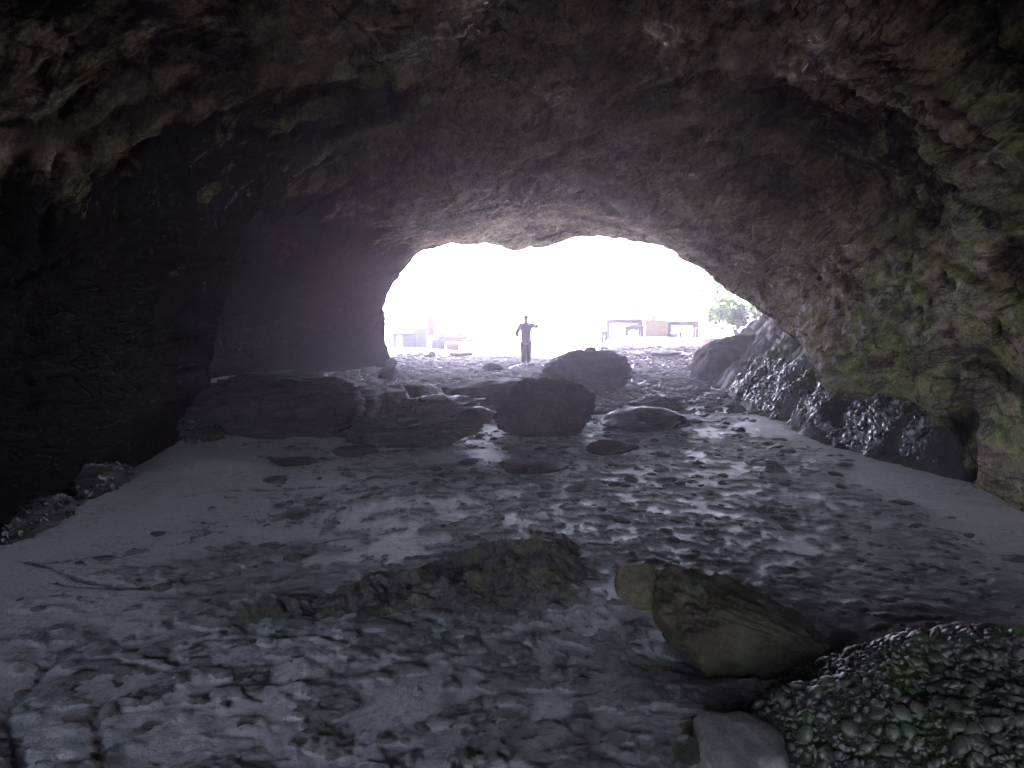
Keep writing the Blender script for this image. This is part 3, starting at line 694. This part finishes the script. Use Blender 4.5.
# ------------------------------------------------------------------ people
SKIN = mat_plain('skin', (.33,.20,.14), rough=.55, scale=20)
HAIR = mat_plain('dark hair', (.018,.014,.012), rough=.45, scale=60)
def skin_mesh(name, joints, bones, mat, parent, root=0, sub=2):
    me = bpy.data.meshes.new(name)
    me.from_pydata([j[:3] for j in joints], bones, []); me.update()
    o = link(bpy.data.objects.new(name, me)); sk = o.modifiers.new('Skin', 'SKIN'); sk.use_smooth_shade = True
    for k, j in enumerate(joints):
        rr = j[3]; rr = (rr, rr) if not hasattr(rr, '__len__') else rr
        me.skin_vertices[0].data[k].radius = rr; me.skin_vertices[0].data[k].use_root = (k == root)
    ss = o.modifiers.new('Subdivision', 'SUBSURF'); ss.levels = ss.render_levels = sub
    dg = bpy.context.evaluated_depsgraph_get(); nm = bpy.data.meshes.new_from_object(o.evaluated_get(dg))
    nm.name = name; nm.materials.clear(); nm.materials.append(mat)
    for p_ in nm.polygons: p_.use_smooth = True
    bpy.data.objects.remove(o); bpy.data.meshes.remove(me)
    return link(bpy.data.objects.new(name, nm), parent)
def ell(name, c, s, mat, parent, seed=0, rough=0., cutz=None):
    V, F = ico(4); v = V.copy()
    if rough: v = v*(1+rough*fbm(v*3+seed, 3, seed))[:, None]
    if cutz is not None: v[:,2] = np.maximum(v[:,2], cutz+.35*v[:,1])
    return mesh_np(name, v*np.array(s)+np.array(c), F, mat, parent)
def hand(j, b, base, dirv, side, s=1.):
    """palm with four fingers and a thumb, appended to a joint list"""
    base = Vector(base); d_ = Vector(dirv).normalized(); sd = Vector(side).normalized(); nrm = d_.cross(sd)
    w = len(j); j.append((*(base+d_*.045*s), (.040*s,.022*s)))
    for k, (off, ln) in enumerate(((-.030,.062),(-.010,.072),(.010,.068),(.029,.052))):
        a = len(j); p0 = base+d_*.085*s+sd*off*s; p1 = p0+(d_*.9+nrm*.25)*ln*.55*s; p2 = p1+(d_*.7+nrm*.6)*ln*.5*s
        j += [(*p0, .0105*s), (*p1, .009*s), (*p2, .007*s)]; b += [(w, a), (a, a+1), (a+1, a+2)]
    a = len(j); p0 = base+d_*.035*s-sd*.042*s; p1 = p0+(d_*.7-sd*.6)*.045*s; j += [(*p0, .012*s), (*p1, .009*s)]; b += [(w, a), (a, a+1)]
    return w
def standing_person():
    g_ = onsurf(526, 366); y0 = g_[1]; x0 = g_[0]
    root = empty('person', (x0, y0, gz(x0, y0)))
    tag(root, 'person in dark loose long clothes standing in the cave mouth with both elbows out', 'person')
    top = mat_plain('dark top', (.022,.019,.021), rough=.85, scale=18); tr = mat_plain('dark trousers', (.018,.015,.018), rough=.9, scale=14)
    # x to the right of the photo, -y towards the camera
    j = [(0,0,.92,(.12,.085)), (0,0,1.10,(.13,.095)), (0,0,1.30,(.155,.10)), (0,0,1.42,(.10,.075)), (0,-.01,1.49,.052), (0,-.015,1.55,(.066,.072)), (0,-.02,1.63,(.074,.09)), (0,-.015,1.69,(.05,.06)),
         (-.17,0,1.39,.062), (-.33,.02,1.11,.045), (-.235,-.09,.95,.034), (.17,0,1.39,.062), (.40,-.03,1.34,.046), (.25,-.27,1.36,.034),
         (-.085,0,.86,.095), (-.085,-.02,.48,.062), (-.08,.02,.10,.042), (-.085,-.11,.035,.036), (.085,0,.86,.095), (.08,-.04,.48,.062), (.075,.05,.10,.042), (.08,-.08,.035,.036)]
    b = [(0,1),(1,2),(2,3),(3,4),(4,5),(5,6),(6,7),(3,8),(8,9),(9,10),(3,11),(11,12),(12,13),(0,14),(14,15),(15,16),(16,17),(0,18),(18,19),(19,20),(20,21)]
    w = hand(j, b, (-.235,-.09,.95), (.5,-.2,-.5), (0,1,0), .95); b.append((10, w))
    w = hand(j, b, (.25,-.27,1.36), (-.9,-.25,.1), (0,0,1), .95); b.append((13, w))
    body = skin_mesh('body', j, b, SKIN, root)
    ell('nose', (0,-.115,1.605), (.014,.02,.022), SKIN, body)
    for s in (-1, 1):
        ell('eye', (s*.03,-.098,1.632), (.012,.008,.008), HAIR, body); ell('ear', (s*.078,-.01,1.615), (.012,.022,.032), SKIN, body)
    ell('mouth', (0,-.105,1.565), (.022,.008,.006), mat_plain('lips', (.25,.1,.09)), body)
    ell('hair', (0,.002,1.655), (.086,.102,.085), HAIR, root, 3, .08, -.15)
    skin_mesh('shirt', [(0,0,.66,(.20,.15)), (0,0,1.0,(.19,.14)), (0,0,1.28,(.20,.13)), (0,0,1.40,(.12,.09)), (0,0,1.45,(.065,.06)), (-.17,0,1.385,.085), (-.33,.02,1.11,.07), (-.268,-.055,1.01,.058), (.17,0,1.385,.085), (.40,-.03,1.34,.078), (.30,-.20,1.355,.062)],
              [(0,1),(1,2),(2,3),(3,4),(3,5),(5,6),(6,7),(3,8),(8,9),(9,10)], top, root)
    skin_mesh('trousers', [(0,0,.90,(.17,.13)), (-.085,0,.78,.135), (-.083,-.015,.48,.115), (-.08,.015,.10,.08), (.085,0,.78,.135), (.083,-.03,.48,.115), (.077,.035,.10,.08)],
              [(0,1),(1,2),(2,3),(0,4),(4,5),(5,6)], tr, root)
    for s, yy_ in ((-.082,-.06), (.078,-.03)): ell('sandal', (s,yy_,.025), (.05,.125,.028), mat_plain('sandal', (.03,.025,.02)), root)
standing_person()

# ------------------------------------------------------------------ furniture outside
WOODG = mat_plain('weathered grey wood', (.085,.09,.105), (.055,.06,.07), .8, 9)
WOODB = mat_plain('brown wood', (.10,.075,.05), (.06,.045,.03), .8, 9)
WOODGR = mat_plain('green painted wood', (.06,.075,.045), (.04,.052,.03), .7, 9)
WHITE = mat_plain('dull white paint', (.36,.36,.33), (.28,.28,.25), .6, 5)
TEAL = mat_plain('faded teal board', (.10,.165,.17), (.08,.13,.135), .7, 5)
NAVY = mat_plain('navy cloth', (.05,.07,.13), (.035,.05,.09), .9, 8)
PINK = mat_plain('pale pink cloth', (.22,.18,.185), (.18,.145,.15), .9, 6)
BLUE = mat_plain('blue plastic', (.05,.09,.22), (.04,.07,.17), .5, 6)
THATCH = mat_plain('dry thatch', (.36,.26,.14), (.22,.16,.09), .95, 14, bstr=.8)
GREY = mat_plain('grey plastic', (.20,.24,.26), None, .5, 6)
def table(name, label, cat, x, y, w, dp, h, mat, rz=0., legs=((-1,-1),(1,-1),(-1,1),(1,1)), z=None, group=None, leg_w=.10, plank=3, rail=True):
    root = empty(name, (x, y, gz(x, y) if z is None else z), rz); tag(root, label, cat, group)
    m = MB(); pw = dp/plank
    for k in range(plank): m.box((0, -dp/2+pw*(k+.5), h-.025), (w, pw-.008, .075))
    m.build('table_top' if h > .55 else 'seat', mat, root)
    for sx, sy in legs:
        MB().box((sx*(w/2-.09), sy*(dp/2-.07), (h-.05)/2-.03), (leg_w, leg_w, h-.05+.06)).build('leg', mat, root)
    if rail:
        MB().box((0, -(dp/2-.07)+.05, h-.11), (w-.25, .04, .13)).build('rail', mat, root)
    return root
def px_x(px, d): return (px-512)/FPX*d
# right group on the bank
D1 = 35.2; Z1 = gz(6.0, D1)
def zat(px, d): return gz(px_x(px, d), d)
table('long_table', 'long grey blue wooden table on the sandy bank where the pale shirted person sits', 'table', px_x(624, 36), 36., 1.65, .8, .80, WOODG)
table('bench', 'grey blue bench standing in front of the long table', 'bench', px_x(634, 35), 35., .85, .32, .46, WOODG, legs=((-1,-1),(1,-1),(-1,1),(1,1)))
table('stool', 'small grey blue stool at the left end of the long table', 'stool', px_x(604, 35.2), 35.2, .34, .32, .46, WOODG, plank=2)
def counter():
    x, y = px_x(654.5, 35.4), 35.4
    root = empty('counter_box', (x, y, gz(x, y)), R(4)); tag(root, 'dull white box counter between the two tables on the bank', 'counter')
    MB().box((0,0,.37), (1.0,.75,.82), .015).build('body', WHITE, root)
    MB().box((0,0,.80), (1.05,.80,.05), .012).build('lid', WHITE, root)
    m = MB()
    m.box((0,-.39,.37), (.84,.02,.66), .006); m.build('front_panel', WHITE, root)
counter()
x, y = px_x(653, 35.4), 35.35; t = empty('kettle', (x, y, gz(x, y)+.826)); tag(t, 'small pale kettle standing on the white box counter', 'kettle')
MB().lathe((0,0,0), ((.07,0),(.10,.03),(.10,.10),(.06,.16),(.03,.18))).build('body', GREY, t, True)
MB().bar((.09,0,.09), (.17,0,.15), .015, .01).build('spout', GREY, t); MB().bar((-.08,0,.15), (.05,0,.22), .01).build('handle', GREY, t)
table('second_table', 'greenish wooden table right of the white box counter', 'table', px_x(682, 35.6), 35.6, 1.35, .7, .74, WOODGR)
def backed_bench():
    x, y = px_x(688, 35.0), 34.9
    root = empty('slatted_bench', (x, y, gz(x, y))); tag(root, 'low brown bench with slatted backrest in front of the greenish table', 'bench')
    MB().box((0,0,.26), (.78,.30,.04)).build('seat', WOODB, root)
    m = MB(); m.box((0,-.16,.50), (.78,.03,.05))
    for k in range(6): m.box((-.34+.136*k,-.16,.37), (.04,.025,.22))
    m.build('backrest', WOODB, root)
    for sx in (-1,1):
        for sy in (-1,1): MB().box((sx*.35, sy*.12, .11), (.05,.05,.26)).build('leg', WOODB, root)
backed_bench()
def sack(name, label, cat, x, y, w, h, mat, seed):
    v, F = rock_shape(seed, sub=4, cuts=2, rough=.12, fine=.03); v = v*np.array([w/2, w*.35, h/2]); v[:,2] = np.maximum(v[:,2], -h*.38)
    root = empty(name, (x, y, gz(x, y))); tag(root, label, cat)
    mesh_np('bag', v+np.array([0,0,h*.38]), F, mat, root); MB().lathe((0,0,h*.82), ((w*.10,0),(w*.05,.04),(w*.09,.09)), 12).build('tied_neck', mat, root, True)
sack('sack', 'blue plastic sack on the ground between white counter and slatted bench', 'sack', px_x(673, 35.1), 35.0, .52, .34, mat_plain('pale blue plastic', (.12,.20,.36), None, .4, 6), 77)
def seated_person():
    x, y = px_x(638.5, 36.75), 36.75; z0 = gz(x, y)
    root = empty('person', (x, y, z0)); tag(root, 'person in pale shirt sitting behind the long table on the bank', 'person')
    cl = mat_plain('pale shirt', (.55,.52,.50), None, .9, 12); tr = mat_plain('grey shorts', (.12,.12,.14), None, .9, 12)
    dz = .58
    # seated, turned to the left of the photo, arms reaching to the table
    j = [(0,0,dz,(.13,.12)), (-.02,0,dz+.22,(.10,.12)), (-.03,0,dz+.42,(.10,.15)), (-.03,0,dz+.52,(.07,.09)), (-.04,0,dz+.59,.05), (-.06,0,dz+.66,(.075,.066)), (-.065,0,dz+.74,(.09,.074)), (-.06,0,dz+.80,(.06,.05)),
         (-.04,.17,dz+.48,.055), (-.13,.22,dz+.22,.042), (-.34,.16,dz+.30,.032), (-.04,-.17,dz+.48,.055), (-.12,-.24,dz+.22,.042), (-.32,-.22,dz+.30,.032),
         (-.05,.10,dz-.02,.085), (-.45,.11,dz-.03,.06), (-.43,.11,.08,.042), (-.54,.11,.035,.036), (-.05,-.10,dz-.02,.085), (-.45,-.11,dz-.03,.06), (-.43,-.11,.08,.042), (-.54,-.11,.035,.036)]
    b = [(0,1),(1,2),(2,3),(3,4),(4,5),(5,6),(6,7),(3,8),(8,9),(9,10),(3,11),(11,12),(12,13),(0,14),(14,15),(15,16),(16,17),(0,18),(18,19),(19,20),(20,21)]
    w = hand(j, b, (-.34,.16,dz+.30), (-1,0,-.1), (0,1,0), .95); b.append((10, w)); w = hand(j, b, (-.32,-.22,dz+.30), (-1,0,-.1), (0,1,0), .95); b.append((13, w))
    body = skin_mesh('body', j, b, SKIN, root); ell('nose', (-.155,0,dz+.70), (.02,.014,.022), SKIN, body)
    ell('hair', (-.045,0,dz+.765), (.10,.086,.082), HAIR, root, 4, .08, -.2)
    skin_mesh('shirt', [(0,0,dz+.02,(.15,.15)), (-.02,0,dz+.22,(.13,.145)), (-.03,0,dz+.42,(.13,.17)), (-.03,0,dz+.53,(.08,.09)), (-.04,.18,dz+.475,.075), (-.10,.215,dz+.30,.065), (-.04,-.18,dz+.475,.075), (-.10,-.225,dz+.30,.065)],
              [(0,1),(1,2),(2,3),(2,4),(4,5),(2,6),(6,7)], cl, root)
    skin_mesh('shorts', [(0,0,dz,(.15,.15)), (-.06,.10,dz-.02,.105), (-.36,.11,dz-.025,.085), (-.06,-.10,dz-.02,.105), (-.36,-.11,dz-.025,.085)], [(0,1),(1,2),(0,3),(3,4)], tr, root)
    s = empty('stool', (x, y, z0)); tag(s, 'brown wooden stool under the seated person in the pale shirt', 'stool')
    MB().box((.02,0,.46), (.36,.36,.04)).build('seat', WOODB, s)
    for sx in (-1,1):
        for sy in (-1,1): MB().box((.02+sx*.14, sy*.14, .21), (.045,.045,.46)).build('leg', WOODB, s)
seated_person()

# left group, far out on the beach
D2 = 38.8
seen = set(o.name for o in bpy.data.objects)
table('low_table', 'dark grey table at the left edge of the mouth beside the teal cabinet', 'table', px_x(405, D2), D2, 1.35, .8, .80, WOODG, legs=((-1,-1),(1,-1),(-1,1),(1,1)), leg_w=.12)
def cabinet():
    x, y = px_x(421, D2), D2-.1
    root = empty('teal_cabinet', (x, y, gz(x, y))); tag(root, 'faded teal cabinet between the dark table and the long bench table', 'cabinet')
    MB().box((0,0,.53), (.76,.6,1.14), .012).build('body', TEAL, root)
    for s in (-1,1):
        dr = MB().box((s*.185,-.31,.53), (.35,.025,.98), .006).build('door', TEAL, root); MB().box((s*.04,-.335,.55), (.02,.03,.12), .004).build('handle', WOODG, dr)
    MB().box((0,-.02,1.11), (.82,.66,.04), .01).build('top_board', TEAL, root)
cabinet()
def cloth_stall():
    x, y = px_x(409, D2-.6), D2-.6
    root = empty('crate', (x, y, gz(x, y))); tag(root, 'blue grey crate on the ground in front of the dark table', 'crate')
    m = MB()
    for k in range(4): m.box((0,-.28,.10+.17*k), (.75,.03,.13))
    m.build('front_slats', NAVY, root); m = MB()
    for s in (-1,1):
        for k in range(4): m.box((s*.36,0,.10+.17*k), (.03,.53,.13))
    m.build('side_slats', NAVY, root); MB().box((0,.28,.36), (.75,.03,.66)).build('back_panel', NAVY, root); MB().box((0,0,.05), (.69,.52,.03)).build('base_board', NAVY, root)
cloth_stall()
def parasol():
    x, y = px_x(430.5, D2+.5), D2+.5
    root = empty('closed_parasol', (x, y, gz(x, y))); tag(root, 'closed dark parasol standing behind the teal cabinet', 'parasol')
    MB().bar((0,0,0), (0,0,2.1), .025).build('pole', WOODG, root)
    V = []; n = 28; prof = ((.04,1.98),(.10,1.75),(.16,1.45),(.21,1.1),(.24,.8),(.22,.68))
    for r, z in prof:
        for k in range(n): q = r*(1+.22*math.cos(k*2*math.pi*7/n)); V.append((q*math.cos(2*math.pi*k/n), q*math.sin(2*math.pi*k/n), z))
    F = [[a*n+k, a*n+(k+1)%n, (a+1)*n+(k+1)%n, (a+1)*n+k] for a in range(len(prof)-1) for k in range(n)]
    mesh_np('canopy', V, F, mat_plain('plum canvas', (.10,.075,.11), None, .9, 10), root)
    MB().lathe((0,0,-.02), ((.25,0),(.25,.06),(.06,.10),(.04,.22))).build('base', GREY, root, True)
    MB().lathe((0,0,2.08), ((.03,0),(.035,.03),(.01,.08)), 12).build('finial', WOODG, root, True)
parasol()
table('bench_table', 'long low pale wooden table with legs showing, right of the teal cabinet', 'table', px_x(454.5, D2-.8), D2-.8, 2.6, .75, .62, WOODG, legs=((-1,-1),(1,-1),(.6,-1),(-1,1),(1,1)))
def bundle():
    x, y = px_x(452, D2-.8), D2-.75; z0 = gz(px_x(454.5, D2-.8), D2-.8)+.62*.845
    V, F = ico(4); v = np.sign(V)*np.abs(V)**.6; v = v*(1+.10*fbm(V*3, 3, 8))[:, None]; v = v*np.array([.92,.30,.19]); v[:,2] = np.maximum(v[:,2], -.16)
    root = empty('cloth_bundle', (x, y, z0)); tag(root, 'long pale pink cloth bundle lying on the long low table', 'bundle')
    mesh_np('cloth', v+np.array([0,0,.16]), F, PINK, root)
    m = MB()
    for s in (-.5,.45): m.box((s,0,.165), (.04,.64,.43), .01)
    m.build('strap', NAVY, root)
    h = empty('sun_hat', (px_x(446, D2-.8), y, z0+.34*.845)); tag(h, 'pale wide brimmed hat lying on the pink bundle', 'hat')
    MB().lathe((0,0,0), ((.26,0),(.25,.02),(.13,.05)), 24).build('brim', WHITE, h, True); MB().lathe((0,0,.04), ((.13,0),(.13,.10),(.09,.16),(.03,.18)), 24).build('crown', WHITE, h, True)
bundle()
def box_under(label, px0, px1, h, mat, yy_):
    x = px_x((px0+px1)/2, yy_); w = (px1-px0)/FPX*yy_/.845
    root = empty('storage_box', (x, yy_, gz(x, yy_))); tag(root, label, 'box')
    MB().box((0,0,h*.45), (w,.4,h*.9+.04), .015).build('body', mat, root); MB().box((0,0,h*.92), (w+.03,.43,.05), .012).build('lid', mat, root)
box_under('dark blue storage box under the long low table next to the teal cabinet', 432, 445, .42, NAVY, D2-.8)
box_under('brown storage box under the middle of the long low table', 446.5, 459, .36, WOODB, D2-.75)
for o in [o for o in bpy.data.objects if o.parent is None and o.name not in seen]: o.scale = (.845, .845, .845)
# far right: shelter, bins, plants on the slope
def shelter():
    y = 56.; x = px_x(707, y); z0 = gz(x, y)
    root = empty('thatched_shelter', (x, y, z0)); tag(root, 'open shelter with a low thatched roof at the foot of the slope', 'shelter')
    zt = at(707, 311, y)[2]-z0; zr = at(707, 302, y)[2]-z0; w = 1.35
    nx, ny = 40, 16; uu = np.linspace(-1, 1, nx); vv = np.linspace(-1, 1, ny); UU, VV = np.meshgrid(uu, vv, indexing='ij'); a, b = UU.ravel(), VV.ravel()
    pz = zt+(zr-zt)*(1-np.abs(b))*np.clip(1.25-np.abs(a)**2*.7, 0, 1); q = np.stack([a*w, b*1.1, pz], 1); q[:,2] += .06*fbm(q*6, 3, 9)
    lo = q.copy(); lo[:,2] -= .12; f = grid_faces(nx, ny)
    mesh_np('roof', np.concatenate([q, lo]), np.concatenate([f, f[:, ::-1]+len(q)]), THATCH, root)
    for sx in (-1,1):
        for sy in (-1,1): MB().bar((sx*1.15, sy*.8, -.1), (sx*1.15, sy*.8, zt+.02), .06, .05).build('post', WHITE, root)
    MB().bar((-1.15,-.8,zt*.7), (1.15,-.8,zt*.7), .035).build('rail', WHITE, root)
shelter()
def bin_(name, label, px, py0, py1, d_, mat, cat):
    x = px_x(px, d_); zt = at(px, py0, d_)[2]; z0 = gz(x, d_); h = max(.4, zt-z0); r_ = .27
    root = empty(name, (x, d_, z0)); tag(root, label, cat)
    MB().lathe((0,0,-.05), ((r_*.85,0),(r_*.92,.06),(r_*1.0,h*.5),(r_*.98,h*.52),(r_,h),(r_*1.06,h+.01),(r_*1.06,h+.05),(r_,h+.06))).build('body', mat, root, True)
    MB().lathe((0,0,h), ((r_*1.08,0),(r_*1.05,.04),(r_*.5,.09),(.02,.10))).build('lid', mat, root, True)
bin_('barrel', 'dark blue barrel on the slope beyond the nearest green bush', 745.5, 311, 322, 44., BLUE, 'barrel')
bin_('waste_bin', 'grey bin on the bank below the thatched shelter', 720, 317, 325, 48., GREY, 'bin')
LEAF = None
def mat_leaf():
    n = NT('leaves'); v = n.coord(); c = n.mix(n.ramp(n.noise(v, 2.2, 4, .6), [(.35,0),(.65,1)]), (.05,.125,.014), (.11,.21,.026))
    n.out(c, .55, Specular_IOR_Level=.4)
    n.b.inputs['Transmission Weight'].default_value = 0
    return n.m
LEAF = mat_leaf(); BARK = mat_plain('bark', (.10,.075,.05), None, .9, 20)
def bush(label, px, py, d_, w, h, seed, n=2600):
    x = px_x(px, d_); z0 = gz(x, d_)
    root = empty('bush', (x, d_, z0)); tag(root, label, 'bush', 'bushes on the slope outside')
    r = np.random.default_rng(seed); k = 16
    cs = r.normal(size=(k,3))*np.array([w*.26, w*.22, h*.2])+np.array([0,0,h*.55]); rad = r.uniform(.16,.30,k)*min(w,h)
    i = r.integers(0, k, n); dv_ = r.normal(size=(n,3)); dv_ /= np.linalg.norm(dv_, axis=1, keepdims=True)
    pts = cs[i]+dv_*rad[i][:,None]*r.uniform(.55,1.1,(n,1)); pts[:,2] = np.maximum(pts[:,2], .03)
    t1 = r.normal(size=(n,3)); t1 /= np.linalg.norm(t1, axis=1, keepdims=True); t2 = np.cross(t1, dv_); t2 /= np.linalg.norm(t2, axis=1, keepdims=True)+1e-9
    s = r.uniform(.07,.14,(n,1)); V = np.stack([pts-t1*s, pts+t2*s*.45, pts+t1*s, pts-t2*s*.45], 1).reshape(-1,3)
    mesh_np('foliage', V, np.arange(n*4).reshape(-1,4), LEAF, root, smooth=False)
    m = MB()
    for c in cs[:7]: m.bar((r.normal()*.06, r.normal()*.06, -.1), tuple(c), .035, .012, 7)
    m.build('stem', BARK, root)
bush('bright green bush nearest the right edge of the cave mouth', 736, 305, 34.5, 1.5, 1.95, 1)
bush('large pale green bush farther up the slope, left of the nearest bush', 722, 300, 41., 1.7, 2.6, 2, 3400)
bush('far bush behind the thatched shelter', 700, 300, 62., 3.4, 3.0, 3, 3400)

# ------------------------------------------------------------------ air, light, camera
EXPOSURE = 4.65
hz = MB().box((0, 140, 13.5), (420, 380, 31), 0).build('haze', bpy.data.materials.new('mist'), None); tag(hz, kind='stuff')
hm = hz.data.materials[0]; hm.use_nodes = True; nt = hm.node_tree; nt.nodes.clear()
o_ = nt.nodes.new('ShaderNodeOutputMaterial'); pv = nt.nodes.new('ShaderNodeVolumePrincipled')
pv.inputs['Color'].default_value = (.94,.82,1.,1); pv.inputs['Density'].default_value = .0055; pv.inputs['Anisotropy'].default_value = .8
nt.links.new(pv.outputs[0], o_.inputs['Volume'])

SUN_EL, SUN_AZ = R(68), R(-22)        # azimuth from +Y, to the left
w = bpy.data.worlds.new('World'); sc.world = w; w.use_nodes = True; wt = w.node_tree
sky = wt.nodes.new('ShaderNodeTexSky'); sky.sky_type = 'NISHITA'; sky.sun_disc = False
sky.sun_elevation = SUN_EL; sky.sun_rotation = SUN_AZ; sky.dust_density = 2.5
hs = wt.nodes.new('ShaderNodeHueSaturation'); hs.inputs['Saturation'].default_value = .8; wt.links.new(sky.outputs[0], hs.inputs['Color']); wt.links.new(hs.outputs[0], wt.nodes['Background'].inputs[0]); wt.nodes['Background'].inputs[1].default_value = .15
L = bpy.data.lights.new('sun', 'SUN'); L.energy = 2.; L.angle = R(.5); L.color = (1,.95,.88)
so = link(bpy.data.objects.new('sun', L))
sd = Vector((math.sin(SUN_AZ)*math.cos(SUN_EL), math.cos(SUN_AZ)*math.cos(SUN_EL), math.sin(SUN_EL)))
so.rotation_euler = sd.to_track_quat('Z', 'Y').to_euler(); so.location = (0, 60, 40)

cd = bpy.data.cameras.new('camera'); cam = link(bpy.data.objects.new('camera', cd)); sc.camera = cam
cam.location = CAM; cam.rotation_euler = (R(90)-PITCH, 0, 0); cd.sensor_width = 36; cd.lens = 36*FPX/1024; cd.clip_start = .05; cd.clip_end = 2000
vs = sc.view_settings; vs.view_transform = 'Standard'; vs.look = 'None'; vs.exposure = EXPOSURE; vs.gamma = 1.; vs.use_curve_mapping = False
cy_ = sc.cycles; cy_.max_bounces = 10; cy_.diffuse_bounces = 5; cy_.glossy_bounces = 3; cy_.volume_bounces = 1
cy_.use_adaptive_sampling = False; cy_.caustics_reflective = False; cy_.caustics_refractive = False; cy_.use_denoising = True
cy_.sample_clamp_indirect = 6
